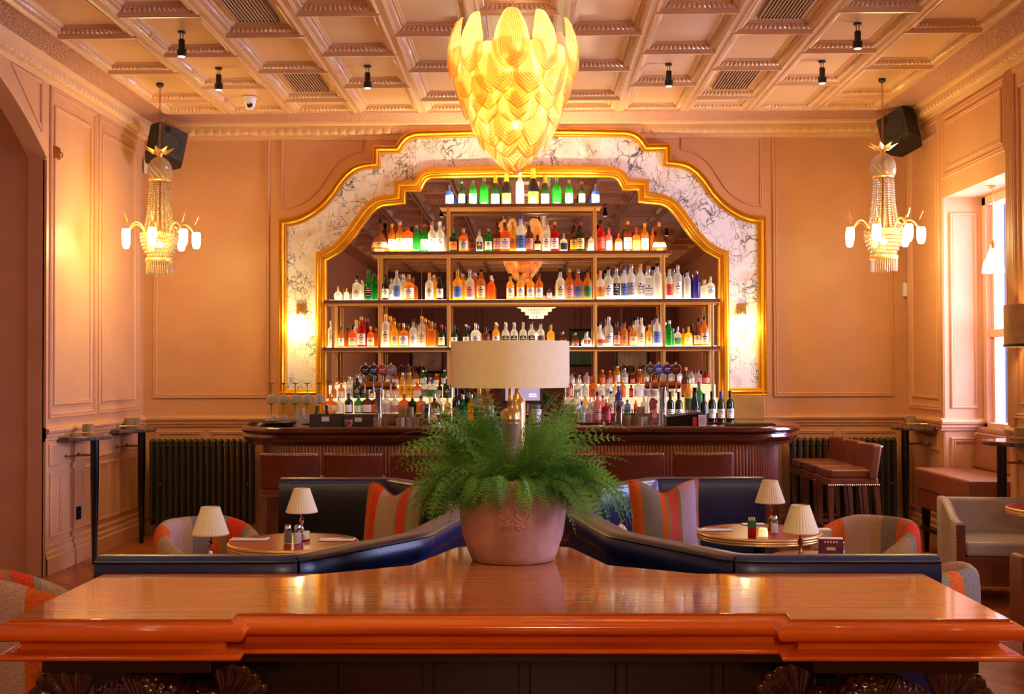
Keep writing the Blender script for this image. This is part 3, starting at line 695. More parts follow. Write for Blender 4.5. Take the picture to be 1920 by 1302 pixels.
for (a_, b_, zz_, pw) in ((835,1118,zs(381.5),20),(700,815,zs(470.5),8),(1138,1252,zs(470.5),8)):
    light('AREA', 'shelf_uplight', ((xs_(a_)+xs_(b_))/2, YS0+.012, zz_+.012), pw*(1.5 if pw > 10 else .7), (1,.80,.44), xs_(b_)-xs_(a_), (radians(150),0,0), .02)
zc = 1.15
strip2 = emis('riser_light', (1,.80,.50), 1.6)
for px, ptop, pbot in ((840,390,None),(1117,390,None),(711,480,None),(1245,480,None),(624,571,None),(1336,571,None)):
    for yy, nmz in ((YS0+.01,'post'),(YS1-.03,'post')):
        x = xs_(px); m = MB(); m.box(x-.013, x+.013, yy, yy+.022, zc, zs(ptop)); m.build('post', M['brass'], unit, bevel=.002)

# ================================================================== BAR
XB = -.09
def uoutline(hw, yfront, r, n=10, yback=YB-.06):
    p = [(XB-hw, yback)]
    for i in range(n+1): a = pi+pi/2*i/n; p.append((XB-hw+r+r*cos(a), yfront+r+r*sin(a)))
    for i in range(n+1): a = -pi/2+pi/2*i/n; p.append((XB+hw-r+r*cos(a), yfront+r+r*sin(a)))
    return p + [(XB+hw, yback)]
bar = thing('bar_counter', 'long mahogany bar with reeded front and rounded ends', 'bar')
ZT = 1.15
out = uoutline(2.50, 10.50, .60); inn = uoutline(2.02, 11.02, .30)
m = MB(); n = len(out)
prof = [(-.06,ZT),(-.02,ZT+.012),(.0,ZT+.004),(.012,ZT-.012),(.012,ZT-.03),(.0,ZT-.045),(-.02,ZT-.05),(-.012,ZT-.065),(-.004,ZT-.085),(-.02,ZT-.11),(-.045,ZT-.125),(-.05,ZT-.15),(-.10,ZT-.16)]
m.sweep([(x,y) for x,y in out], [(-o, z) for o, z in prof][::1], lambda u,v,d: (u,v,d))
m.build('counter_edge', M['bar_top'], bar, smooth=True)
m = MB(); a = uoutline(2.44, 10.56, .56); vs = [(x,y,ZT) for x,y in a]+[(x,y,ZT) for x,y in inn]
m.add(vs, [(i,i+1,n+i+1,n+i) for i in range(n-1)]); vs2 = [(x,y,ZT) for x,y in inn]+[(x,y,ZT-.15) for x,y in inn]; m.add(vs2, [(i,i+1,n+i+1,n+i) for i in range(n-1)])
vs = [(x,y,ZT-.15) for x,y in a]+[(x,y,ZT-.15) for x,y in inn]; m.add(vs, [(i,i+1,n+i+1,n+i) for i in range(n-1)])
m.build('counter_top', M['bar_top'], bar)
bo = uoutline(2.33, 10.72, .50, 14)
def resample(path, step):
    pts = [Vector(p) for p in path]; out_ = [pts[0]]; acc = 0
    for a, b_ in zip(pts, pts[1:]):
        L = (b_-a).length; t = step-acc
        while t <= L: out_.append(a.lerp(b_, t/L)); t += step
        acc = (acc+L) % step
    return out_
rp = resample(bo, .0075); m = MB(); vs = []
for k, p in enumerate(rp):
    d = (rp[min(k+1,len(rp)-1)]-rp[max(k-1,0)]).normalized(); nn = Vector((d.y,-d.x)); q = p+nn*(.013*abs(sin(pi*k/4)))
    vs += [(q.x,q.y,.10),(q.x,q.y,ZT-.15)]
m.add(vs, [(2*i,2*i+2,2*i+3,2*i+1) for i in range(len(rp)-1)]); m.build('reeded_front', M['reed'], bar)
bk = uoutline(2.35, 10.70, .5, 14); m = MB(); m.sweep(bk, [(-.0,.0),(.02,.0),(.02,.10),(-.02,.12)], lambda u,v,d: (u,v,d)); m.build('kick_plinth', M['mahog_dark'], bar)
m = MB(); m.box(XB-2.02, XB+2.02, 11.02, 11.05, 0, ZT-.15); m.build('inner_panel', M['mahog_dark'], bar)
m = MB(); fr = [q for q in uoutline(2.6, 10.42, .5, 8) if q[1] < 10.9]; m.tube([(x,y,.22) for x,y in fr], .018, 8); m.build('foot_rail', M['brass'], bar, smooth=True)
# warm strip under the counter overhang grazes the reeds
for x in (-1.9,-.7,.5,1.7): light('AREA', 'counter_strip', (XB+x+.05, 10.60, ZT-.17), .9, AMBER, 1.1, (radians(12),0,0), .03)
# back counter with lit stepped risers
bc = thing('back_counter', 'dark wood back counter with lit stepped bottle risers under the mirror', 'counter')
m = MB(); m.box(XB-2.0, XB+2.0, 11.62, YB-.02, .0, 1.10); m.build('cabinet', M['mahog_dark'], bc)
m = MB(); m.box(XB-2.02, XB+2.02, 11.58, YB-.02, 1.10, 1.15); m.build('worktop', M['bar_top'], bc, bevel=.008)
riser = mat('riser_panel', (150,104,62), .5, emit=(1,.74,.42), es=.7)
STEP = [(11.90,1.225),(12.02,1.37),(12.14,1.50)]
def st(py, Y): return aty(978, py, Y).z
for a, b_ in ((612,846),(1062,1346)):
    x0, x1 = aty(a,750,12).x, aty(b_,750,12).x
    for k, (y, z) in enumerate(STEP):
        y1 = STEP[k+1][0]+.005 if k < 2 else YM+.0
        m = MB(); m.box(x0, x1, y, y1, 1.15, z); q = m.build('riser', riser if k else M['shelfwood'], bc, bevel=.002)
        m = MB(); m.box(x0+.01, x1-.01, y1-.035, y1-.012, z, z+.003); m.build('light_panel', strip2, q)
# till screen in the middle
p = aty(980, 738, 11.7); t = thing('till_screen', 'black till monitor on the back counter behind the fern', 'monitor', (p.x, 11.75, 1.15))
f = MB(); f.box(-.19,.19,-.02,.02,.18,.44); f.build('housing', M['black_gloss'], t, bevel=.008)
f = MB(); f.box(-.165,.165,-.024,-.02,.205,.42); q = f.build('screen', emis('till_display', (.10,.06,.16), .8), t)
f = MB(); [f.box(.06,.13,-.026,-.024,.24+.02*i,.248+.02*i) for i in range(2)]; f.build('status_text', emis('till_text', (.5,.55,1), 2), q)
f = MB(); f.box(-.03,.03,-.01,.01,.02,.2); f.box(-.10,.10,-.08,.08,0,.02); f.build('stand', M['black'], t, bevel=.004)
t = thing('ice_bucket', 'small white tub on the back counter below the till screen', 'bucket', (p.x+.13, 11.66, 1.15)); f = MB(); f.lathe([(.035,0),(.05,.12),(.046,.12),(.034,.006),(.0001,.006)], 20); f.build('tub', M['white'], t, smooth=True); f = MB(); f.lathe([(.05,.112),(.054,.116),(.05,.122)], 20, caps=False); f.build('rim', M['white'], t, smooth=True)

# ================================================================== BOTTLES
PROF = {
 'spirit': (.145, [(1,.0),(1,.56),(.93,.62),(.62,.68),(.40,.73),(.34,.78),(.33,.92)], .33),
 'whisky': (.150, [(1,.0),(1,.52),(.97,.58),(.78,.64),(.48,.69),(.36,.74),(.40,.80),(.33,.86),(.33,.92)], .34),
 'tall':   (.125, [(1,.0),(1,.62),(.92,.68),(.6,.73),(.42,.78),(.36,.86),(.36,.93)], .38),
 'slim':   (.115, [(1,.0),(1,.66),(.85,.72),(.45,.77),(.4,.93)], .42),
 'wine':   (.125, [(1,.0),(1,.58),(.95,.64),(.7,.70),(.42,.74),(.38,.80),(.38,.97)], .40),
 'champ':  (.150, [(.98,.0),(1,.04),(1,.44),(.93,.52),(.72,.62),(.48,.72),(.36,.80),(.34,.95)], .42),
 'short':  (.210, [(1,.0),(1,.50),(.95,.58),(.7,.66),(.32,.70),(.26,.86)], .30),
 'cognac': (.300, [(1,.0),(.96,.10),(.72,.32),(.42,.48),(.22,.58),(.16,.70),(.15,.88)], .20),
 'ball':   (.300, [(.5,.0),(.85,.10),(1,.28),(.9,.46),(.6,.58),(.25,.64),(.2,.86)], .26),
 'gin':    (.170, [(.94,.0),(1,.08),(1,.52),(.96,.60),(.80,.68),(.46,.73),(.36,.78),(.34,.90)], .34),
}
GL = {'clear':glass('bottle_clear',(226,222,210),.62,.06,.45,(.9,.88,.84)), 'frost':glass('bottle_frosted',(226,226,220),.22,.3,.6),
 'green':glass('bottle_green',(30,130,40),.4,.06,.5,(.25,.75,.3)), 'dkgreen':glass('bottle_dark_green',(26,50,20),.2,.06,.3,(.2,.35,.12)),
 'amber':glass('bottle_amber',(200,128,52),.45,.06,.5,(.95,.62,.25)), 'gold':glass('bottle_golden',(226,176,60),.5,.06,.5,(1,.85,.45)),
 'brown':glass('bottle_brown',(110,56,26),.3,.06,.4,(.6,.32,.16)), 'orange':glass('bottle_orange',(216,118,40),.45,.06,.5,(1,.5,.18)),
 'red':glass('bottle_red',(176,26,20),.4,.06,.5,(.9,.15,.1)), 'blue':glass('bottle_blue',(70,110,200),.45,.06,.5,(.6,.7,1)),
 'purple':glass('bottle_violet',(60,44,130),.35,.06,.4,(.4,.35,.9)), 'yellow':glass('bottle_yellow',(240,196,40),.35,.1,.5,(1,.9,.4)),
 'black':mat('bottle_black',(16,13,13),.1), 'white':mat('bottle_white',(240,232,214),.3), 'pink':glass('bottle_pink',(230,120,120),.45,.06,.5,(1,.65,.6))}
LB = {k: mat('label_'+k, c, .6, noise=.10, nscale=60) for k, c in dict(white=(240,234,222),cream=(238,216,164),yellow=(250,190,20),black=(22,18,16),blue=(90,120,190),orange=(230,120,40),red=(190,36,30),green=(50,130,70),pink=(220,150,130),grey=(170,166,160),brown=(120,70,40)).items()}
CP = {'silver':M['steel'],'black':M['black_gloss'],'gold':mat('gold_foil',(226,164,50),.35,metal=.8),'red':mat('red_cap',(180,24,20),.3),'blue':mat('blue_cap',(40,60,170),.3),'white':M['white'],'wood':mat('wood_stopper',(196,150,96),.6),'brown':mat('brown_cap',(80,40,24),.4),'orange':mat('orange_foil',(236,140,20),.4),'yellow':mat('yellow_cap',(240,190,40),.4),'green':mat('green_cap',(40,120,60),.4)}
MESHES = {}
INK = mat('label_ink', (70,50,40), .6)
def bottle_parts(kind):
    """unit height meshes, in local coordinates"""
    if kind in MESHES: return MESHES[kind]
    sq = kind.startswith('square'); k = 'spirit' if sq else kind
    r0, pf, nk = PROF[k]
    if sq: r0 = .19; pf = [(1,0),(1,.58),(.93,.64),(.5,.69),(.30,.72),(.28,.86)]; nk = .3
    sup = (lambda a, z: 1/((abs(cos(a))**5+abs(sin(a))**5)**.2) * .86) if sq else None
    if kind == 'ball' : sup = lambda a, z: sqrt(cos(a)**2+(.5*sin(a))**2) if z > .04 and z < .6 else 1
    top = pf[-1][1]
    m = MB(); m.lathe([(r0*r, z) for r, z in pf] + [(r0*pf[-1][0]*.9, top)], 14 if not sq else 20, rf=(lambda a, z: sup(a, z) if z < .66 else 1) if sup else None)
    body = m
    m = MB(); cz = top-.03 if kind not in ('champ','wine') else .78
    cr = r0*pf[-1][0]*1.14+.002
    if kind == 'champ': m.lathe([(r0*.50,.70),(cr*1.12,.80),(cr,.94),(cr*1.15,.96),(cr*1.1,1),(.0001,1)], 12)
    elif kind == 'wine': m.lathe([(cr,.78),(cr,.995),(cr*.9,1),(.0001,1)], 12)
    else: m.lathe([(cr,cz),(cr,.985),(cr*.9,1),(.0001,1)], 12)
    cap = m
    z0, z1 = {'wine':(.12,.42),'champ':(.03,.34),'cognac':(.12,.28),'ball':(.14,.42),'short':(.08,.46),'tall':(.10,.48),'slim':(.12,.50)}.get(kind, (.08,.44))
    def rad(z):
        for (ra, za), (rb, zb) in zip(pf, pf[1:]):
            if za <= z <= zb: return r0*(ra+(rb-ra)*(z-za)/(zb-za))
        return r0
    m = MB(); vs = []; n = 8; rows = 5; w_ = 1.05
    for j in range(rows+1):
        z = z0+(z1-z0)*j/rows
        for i in range(n+1):
            a = -pi/2-w_+2*w_*i/n; q = rad(z)*(sup(a, z) if sup else 1)+.004
            vs.append((q*cos(a), q*sin(a), z))
    m.add(vs, [(j*(n+1)+i,j*(n+1)+i+1,(j+1)*(n+1)+i+1,(j+1)*(n+1)+i) for j in range(rows) for i in range(n)])
    lab = m
    m = MB()   # printed lines and a small emblem on the label
    def pr(a0, a1, za, zb):
        vs = []
        for i in range(5):
            a = -pi/2+a0+(a1-a0)*i/4
            for z in (za, zb): q = rad(z)*(sup(a, z) if sup else 1)+.007; vs.append((q*cos(a), q*sin(a), z))
        m.add(vs, [(2*i,2*i+2,2*i+3,2*i+1) for i in range(4)])
    h = z1-z0
    pr(-.55,.55,z0+h*.62,z0+h*.70); pr(-.35,.35,z0+h*.44,z0+h*.49); pr(-.45,.45,z0+h*.16,z0+h*.19); pr(-.16,.16,z0+h*.78,z0+h*.92)
    MESHES[kind] = (body, cap, lab, m); return MESHES[kind]
CACHE = {}
def bmesh_(kind, part, mt):
    key = (kind, part, mt.name)
    if key not in CACHE:
        o = bottle_parts(kind)[part].build(('body','cap','label','print')[part], mt, None, smooth=True); me = o.data
        bpy.data.objects.remove(o); CACHE[key] = me
    return CACHE[key]
KN = {'spirit':'spirit bottle','whisky':'whisky bottle','tall':'tall spirit bottle','slim':'slim tall bottle','wine':'wine bottle','champ':'champagne bottle','short':'squat bottle','cognac':'flared cognac decanter','ball':'round flask','gin':'gin bottle','square':'square bottle'}
COLN = {'dkgreen':'dark green','frost':'frosted','gold':'golden','purple':'violet'}
def put_bottle(kind, x, y, z, h, g, l, c, where, group, rz=0, fat=1):
    gl = COLN.get(g, g)
    lb = '%s %s, %s%s' % (gl, KN[kind], ('%s label, ' % l) if l and l != g else '', where)
    t = thing({'cognac':'decanter','ball':'round_flask'}.get(kind, KN[kind].split()[-2]+'_bottle' if kind in ('wine','champ','gin','whisky','square') else 'spirit_bottle'), lb, 'bottle', (x,y,z), rz, group)
    t.scale = (h*fat,h*fat,h)
    for part, mt in ((0, GL[g]), (1, CP[c]), (2, LB[l] if l else None)):
        if not mt: continue
        o = bpy.data.objects.new(('body','cap','label')[part], bmesh_(kind, part, mt)); C.objects.link(o); o.parent = t
    if l and h > .2:
        q = bpy.data.objects.new('print', bmesh_(kind, 3, INK if l != 'black' else LB['cream'])); C.objects.link(q); q.parent = o
    return t
ORD = ['first','second','third','fourth','fifth','sixth','seventh','eighth','ninth','tenth','eleventh','twelfth','thirteenth','fourteenth','fifteenth','sixteenth','seventeenth','eighteenth','nineteenth','twentieth']
def ordn(i):
    if i < 20: return ORD[i]
    t, u = divmod(i+1, 10); T = {2:'twent',3:'thirt',4:'fort',5:'fift'}[t]
    return T+'ieth' if u == 0 else T+'y-'+ORD[u-1]
def row(lst, ybase, Y, where, group, back=None):
    z = aty(978, ybase, YS0).z+.003 if back is None else back
    for i, e in enumerate(lst):
        px, top, kind, g, l, c = e[:6]; dy = e[6] if len(e) > 6 else 0
        p = aty(px, ybase, Y+dy); tp = aty(px, top, Y+dy)
        h = tp.z - z
        put_bottle(kind, p.x, Y+dy, z, h, g, l, c, '%s from left %s' % (ordn(i), where), group)
YBt = YS0+.11
row([(843,347,'short','blue','white','silver'),(866,340,'whisky','dkgreen','cream','green'),(887,339,'gin','green','white','silver'),(908,335,'gin','green',None,'silver'),
     (929,328,'champ','dkgreen','white','gold'),(950,324,'champ','black','yellow','orange'),(975,322,'tall','frost','white','white'),(1000,316,'champ','black','yellow','orange'),
     (1022,328,'champ','dkgreen','white','gold'),(1044,334,'gin','green',None,'silver'),(1067,338,'gin','green','white','silver'),(1091,340,'whisky','dkgreen','cream','red'),(1117,346,'short','blue','white','silver')],
    381.5, YBt, 'on the topmost shelf', 'bottles on the topmost shelf')
S2 = [(713,410,'cognac','brown','cream','black'),(735,420,'spirit','amber','white','gold'),(750,416,'spirit','amber','pink','wood'),(765,417,'square','orange','white','brown'),
 (781,423,'gin','green',None,'silver'),(796,420,'spirit','green','cream','red'),(810,416,'spirit','clear','white','silver'),(825,416,'spirit','clear','white','white'),
 (850,430,'square','dkgreen','orange','green'),(869,429,'short','amber','grey','wood'),(899,431,'spirit','clear','black','silver'),(916,429,'gin','green','white','silver'),(932,417,'spirit','brown','pink','black'),
 (947,417,'square','orange','white','brown'),(962,417,'spirit','gold','orange','gold'),(977,404,'spirit','frost','blue','blue'),(992,417,'whisky','brown','pink','wood'),(1008,441,'short','black','cream','black'),
 (1025,416,'spirit','clear','white','silver'),(1040,416,'spirit','red','white','gold'),(1057,438,'short','clear','black','wood'),(1076,423,'whisky','brown','yellow','black'),(1088,417,'whisky','dkgreen','cream','red'),
 (1108,438,'square','clear','white','brown'),(1126,413,'spirit','red','red','black'),(1142,428,'spirit','pink','white','silver'),(1160,437,'short','amber','cream','red'),(1177,415,'spirit','brown','cream','gold'),
 (1193,427,'square','amber','orange','red'),(1209,419,'spirit','amber','white','gold'),(1224,430,'slim','amber',None,'silver',.05),(1236,417,'cognac','brown','cream','gold')]
row(S2, 470.5, YBt, 'on the second shelf down', 'bottles on the second shelf')
S3 = [(634,537,'ball','clear',None,'gold'),(650,541,'short','clear',None,'wood',.04),(669,517,'square','clear','white','black'),(680,524,'spirit','clear',None,'silver',.06),(691,507,'whisky','green','black','green'),(702,513,'whisky','green',None,'green',.06),
 (723,516,'spirit','black','white','black'),(734,522,'spirit','clear','white','silver',.06),(744,507,'tall','clear','blue','silver'),(757,514,'slim','clear',None,'silver',.06),(767,515,'short','amber','white','wood'),
 (805,511,'whisky','clear','white','gold'),(814,515,'slim','gold',None,'silver',.06),(825,516,'spirit','black','white','black'),
 (858,505,'whisky','gold','blue','silver'),(868,513,'slim','gold',None,'silver',.06),(881,505,'whisky','clear','pink','silver'),(891,511,'slim','amber',None,'silver',.06),(902,505,'whisky','amber','cream','black'),(921,517,'square','orange',None,'white'),
 (957,513,'whisky','gold','white','black'),(976,511,'whisky','gold','white','brown'),(995,512,'whisky','gold','white','silver'),(1011,512,'spirit','amber','white','brown'),(1030,535,'short','brown','grey','black'),
 (1051,504,'whisky','clear','cream','black'),(1068,504,'whisky','amber','pink','silver'),(1084,506,'whisky','amber','blue','silver'),(1102,505,'whisky','amber','green','black'),
 (1126,508,'spirit','clear','orange','orange'),(1141,500,'spirit','clear','white','black'),(1156,502,'slim','clear','black','silver'),(1171,500,'tall','frost','blue','blue'),(1184,496,'tall','frost','grey','silver'),(1201,495,'tall','frost','white','orange'),
 (1216,499,'square','clear','white','silver'),(1233,494,'slim','clear',None,'black'),(1255,505,'slim','clear','red','wood'),(1271,497,'slim','clear','white','silver'),(1289,506,'slim','clear',None,'black'),(1307,508,'tall','purple',None,'silver'),(1320,525,'short','clear',None,'wood',.06),(1332,518,'short','clear','white','silver')]
row(S3, 561.5, YBt, 'on the third shelf down', 'bottles on the third shelf')
S4 = [(621,602,'tall','clear','white','silver'),(640,613,'whisky','amber','white','black'),(661,610,'square','orange','cream','black'),(668,600,'slim','clear',None,'gold',.07),(678,594,'spirit','red','white','wood'),(695,612,'square','orange','cream','gold'),
 (723,589,'slim','clear','cream','gold'),(732,594,'slim','gold',None,'gold',.06),(740,603,'spirit','gold','cream','gold'),(757,606,'short','amber','white','silver'),(775,599,'spirit','clear','white','brown'),(791,593,'tall','clear','cream','gold'),(798,598,'slim','amber',None,'gold',.06),(809,603,'square','amber',None,'wood'),(828,609,'whisky','dkgreen','cream','red'),
 (852,609,'whisky','dkgreen','cream','black'),(874,608,'whisky','dkgreen','white','silver'),(892,606,'short','clear','white','silver'),(911,611,'short','brown','brown','black'),(930,604,'whisky','gold','white','silver'),(948,604,'whisky','clear','black','silver'),(964,604,'whisky','clear','black','silver'),(981,604,'whisky','clear','black','silver'),
 (997,603,'whisky','clear','black','brown'),(1014,603,'whisky','clear','brown','black'),(1033,609,'square','gold',None,'wood'),(1056,622,'ball','brown','grey','silver'),(1079,624,'ball','brown','brown','silver'),(1101,622,'ball','white','brown','silver'),
 (1126,603,'cognac','white','orange','black'),(1142,594,'spirit','clear','white','silver'),(1157,603,'spirit','brown','pink','black'),(1171,603,'spirit','amber','orange','black'),(1187,609,'square','amber','cream','wood'),(1203,596,'tall','white','cream','silver'),(1194,594,'spirit','clear',None,'black',.07),(1217,609,'spirit','gold','cream','gold'),(1232,592,'tall','clear','blue','black'),
 (1255,601,'gin','green',None,'silver'),(1271,613,'square','clear','green','silver'),(1291,613,'short','yellow','cream','wood'),(1307,604,'whisky','brown','cream','brown'),(1321,594,'spirit','amber','white','black')]
row(S4, 650.5, YBt, 'on the lowest mirror shelf', 'bottles on the lowest mirror shelf')
# stepped risers behind the bar
rnd = random.Random(11)
def rnd_row(px0, px1, top0, top1, Y, z, where, group, pal, step, given=None):
    px = px0; i = 0
    while px < px1:
        kind = rnd.choice(['spirit','whisky','gin','square','tall','short','spirit','whisky','slim'])
        g, l, c = rnd.choice(pal); top = rnd.uniform(top0, top1)
        if given and i < len(given): kind, g, l, c, top = given[i]
        p = aty(px, 750, Y); h = aty(px, top, Y).z - z
        put_bottle(kind, p.x, Y, z, h, g, l, c, '%s from left %s' % (ordn(i), where), group, 0, min(1.45, .046/(.16*h) if h*.16 < .046 else 1)); i += 1
        px += step*rnd.uniform(.9, 1.12)
palL = [('amber','cream','gold'),('clear','white','silver'),('gold','cream','gold'),('dkgreen','cream','black'),('brown','cream','brown'),('orange','white','brown'),('green','white','silver'),('clear','white','black'),('amber','white','black'),('dkgreen','black','silver')]
palR = [('clear','white','silver'),('clear','white','red'),('clear','grey','silver'),('frost','white','white'),('clear','white','blue'),('amber','orange','gold'),('clear','pink','red'),('orange','orange','orange'),('gold','white','silver'),('red','pink','black')]
zA, zB, zC_ = STEP[0][1]+.003, STEP[1][1]+.003, STEP[2][1]+.003
rnd_row(632, 842, 692, 712, 12.205, zC_, 'in the back row, left riser', 'bottles on the left riser, back row', palL, 13.5)
rnd_row(626, 842, 706, 722, 12.077, zB, 'in the middle row, left riser', 'bottles on the left riser, middle row', palL, 14.5,
  [('spirit','amber','orange','gold',722),('whisky','amber','white','silver',718),('tall','clear','white','silver',706),('whisky','dkgreen','black','silver',704),('whisky','green','black','silver',704),('spirit','brown','white','black',726),('spirit','gold','yellow','yellow',722),('gin','amber','white','silver',716),('square','amber','cream','wood',718),('tall','gold','yellow','yellow',699),('tall','gold','yellow','yellow',699),('square','orange','white','gold',714),('spirit','clear','grey','silver',708),('short','clear','green','blue',712)])
rnd_row(620, 842, 734, 750, 11.957, zA, 'in the front row, left riser', 'bottles on the left riser, front row', palL, 16.5,
  [('ball','orange','cream','gold',738),('short','clear','cream','silver',744),('spirit','black','white','black',738),('gin','green','white','green',742),('square','brown','white','brown',738),('square','brown','orange','brown',736),('short','clear','white','silver',738),('square','clear','pink','silver',740),('short','orange','orange','red',740),('square','dkgreen','black','cream' if False else 'gold',742),('short','amber','orange','black',742)])
rnd_row(1072, 1340, 686, 706, 12.205, zC_, 'in the back row, right riser', 'bottles on the right riser, back row', palR, 13.5)
rnd_row(1068, 1270, 704, 722, 12.077, zB, 'in the middle row, right riser', 'bottles on the right riser, middle row', palR, 14.5)
rnd_row(1066, 1238, 738, 752, 11.957, zA, 'in the front row, right riser', 'bottles on the right riser, front row', palR, 15.5,
  [('spirit','clear','red','red',738),('gin','clear','white','silver',736),('spirit','gold','white','silver',742),('short','clear','white','silver',744),('spirit','pink','pink','black',742),('spirit','clear','white','black',734),('tall','purple','blue','blue',724),('square','blue','blue','blue',750)])
# short row standing on the back counter, front edge
def crow(lst, where, group, Y=11.72, z=1.15):
    for i, (px, top, kind, g, l, c) in enumerate(lst):
        p = aty(px, 780, Y); put_bottle(kind, p.x, Y, z, aty(px, top, Y).z-z, g, l, c, '%s from left %s' % (ordn(i), where), group)
crow([(1257,735,'wine','dkgreen','white','black'),(1273,735,'wine','dkgreen','white','black'),(1303,727,'champ','dkgreen','cream','black'),(1320,738,'wine','black',None,'black'),(1335,734,'wine','black','white','black'),(1352,734,'wine','dkgreen','cream','blue'),(1369,733,'wine','dkgreen','white','black')],
     'among wine bottles right of the jar', 'wine bottles at the right end of the back counter')
crow([(1292,712,'spirit','gold','green','silver'),(1311,716,'spirit','green','green','red'),], 'behind the wine bottles', 'bottles behind the wine bottles', 11.957, zA)
crow([(1286,689,'whisky','brown','orange','orange')], 'above the wine bottles', 'tall brown bottle above the wine', 12.077, zB)
crow([(1091,754,'short','clear',None,'black'),(1107,748,'spirit','clear',None,'silver'),(1121,735,'spirit','pink','pink','black'),(1137,748,'short','red','red','silver')], 'beside the steel shaker right of the fern', 'small bottles right of the fern')
crow([(815,738,'short','brown','cream','silver'),(856,727,'wine','black','brown','black'),(868,740,'square','green','green','silver'),(884,740,'square','yellow','yellow','silver'),(899,728,'square','clear','black','gold'),(915,722,'square','amber','cream','gold')], 'on the back counter left of the till', 'bottles left of the till', 11.8)
# ================================================================== ON THE BAR
ZB = 1.15+.001
def onbar(px, Y=10.78): return aty(px, 800, Y).x
def tap_font(px, cols, lb, metal, bw):
    x = onbar(px, 10.85); t = thing('beer_font', lb, 'beer tap', (x, 10.85, ZB))
    f = MB(); f.lathe([(.05,0),(.05,.012),(.034,.02),(.031,.12),(.036,.125),(.036,.135),(.029,.14),(.029,.30),(.036,.31),(.036,.34)], 24); f.build('column', M['steel'], t, smooth=True)
    f = MB(); f.M = Matrix.Translation((-bw/2,0,.36)) @ Matrix.Rotation(pi/2,4,'Y'); f.lathe([(.02,-.01),(.034,0),(.034,bw),(.02,bw+.01)], 20); f.build('crossbar', metal, t, smooth=True)
    for i, (c, rc) in enumerate(cols):
        xx = -bw/2+bw*(i+.5)/len(cols)
        f = MB(); f.tube([(xx,-.02,.37),(xx,-.055,.38),(xx,-.06,.32),(xx,-.06,.29)], .009, 8); f.tube([(xx,-.02,.39),(xx,-.03,.45)], .010, 8); tp = f.build('tap', M['chrome'], t, smooth=True)
        f = MB(); f.M = Matrix.Translation((xx,-.034,.50)) @ Matrix.Rotation(pi/2,4,'X'); f.lathe([(.046,-.012),(.050,0),(.046,.012),(.042,.013)], 28); q = f.build('badge_rim', M['chrome'], tp, smooth=True)
        f = MB(); f.M = Matrix.Translation((xx,-.046,.50)) @ Matrix.Rotation(pi/2,4,'X'); f.lathe([(.042,0),(.042,.003),(.0001,.004)], 28); f.build('badge', mat('tap_badge', c, .3), tp)
        f = MB(); f.tube([(xx-.024,-.052,.496),(xx-.01,-.052,.508),(xx+.004,-.052,.498),(xx+.024,-.052,.51)], .0045, 6); f.tube([(xx-.02,-.052,.484),(xx+.02,-.052,.484)], .0025, 6)
        f.build('badge_script', mat('badge_ink', rc, .4), tp)
        f = MB(); f.lathe([(.006,.548),(.009,.556),(.004,.565),(.0001,.568)], 10, (xx,-.034,0)); f.build('finial', M['chrome'], tp, smooth=True)
tap_font(710, [((18,18,22),(200,190,180)),((30,36,44),(220,220,220)),((190,60,56),(240,230,220)),((150,130,132),(220,210,205))], 'steel beer font with four round badges on the bar, left of lamp', M['brass_dark'], .30)
tap_font(1243, [((60,66,62),(180,180,170)),((70,86,170),(220,225,250)),((58,30,84),(210,200,220)),((86,16,22),(190,60,50))], 'steel beer font with copper crossbar on the bar, right of lamp', mat('copper', (200,120,70), .25, metal=1), .30)
# coupes stacked upside-down, green stems
def coupe():
    t = thing('coupe_glass', '', 'glass')
    f = MB(); f.lathe([(.046,0),(.048,.004),(.050,.030),(.044,.055),(.026,.074),(.008,.084)], 18, caps=False); f.build('bowl', M['clear'], t, smooth=True)
    f = MB(); f.lathe([(.008,.084),(.0045,.092),(.0045,.168),(.010,.178),(.036,.184),(.036,.187),(.0001,.187)], 16); f.build('stem', M['greenstem'], t, smooth=True)
    return t
cp = coupe(); used = False
for lv in range(2):
    for j in range(2):
        for i in range(5):
            if lv == 1 and i > 4: continue
            px = 509+22.3*i; Y = 11.42+.115*j; x = aty(px, 780, Y).x
            lb = 'upturned green-stemmed coupe, %s from left, %s rank of %s tier' % (ORD[i], ('front','rear')[j], ('lower','upper')[lv])
            if not used: c = cp; used = True
            else: c = dup(cp)
            c.location = (x, Y, ZB+.004+lv*.19); c['label'] = lb; c['group'] = 'green-stemmed coupes stacked on the bar end'
# the left return counter carries them
for i in range(3):
    t = thing('round_tray', 'black round drinks tray on the left bar end, %s of three' % ('lowest','middle','topmost')[i], 'tray', (onbar(508,10.95)+.012*i, 10.95, ZB+.009*i))
    f = MB(); f.lathe([(.19,0),(.20,.002),(.208,.016),(.204,.017),(.196,.006),(.0001,.005)], 40); f.build('dish', M['black'], t, smooth=True); f = MB(); f.lathe([(.204,.014),(.212,.017),(.209,.020),(.204,.018)], 40, caps=False); f.build('rim', M['black_gloss'], t, smooth=True)
t = thing('wine_glass', 'single clear stemmed glass on the bar by the grey caddy', 'glass', (onbar(564,10.68), 10.68, ZB))
f = MB(); f.lathe([(.034,0),(.034,.002),(.004,.008),(.0035,.085),(.01,.092)], 20); f.build('stem', M['clear'], t, smooth=True); f = MB(); f.lathe([(.008,.09),(.03,.105),(.038,.13),(.034,.165)], 20, caps=False); f.build('bowl', M['clear'], t, smooth=True)
M['caddy'] = mat('dark_grey_caddy', (66,58,60), .5)
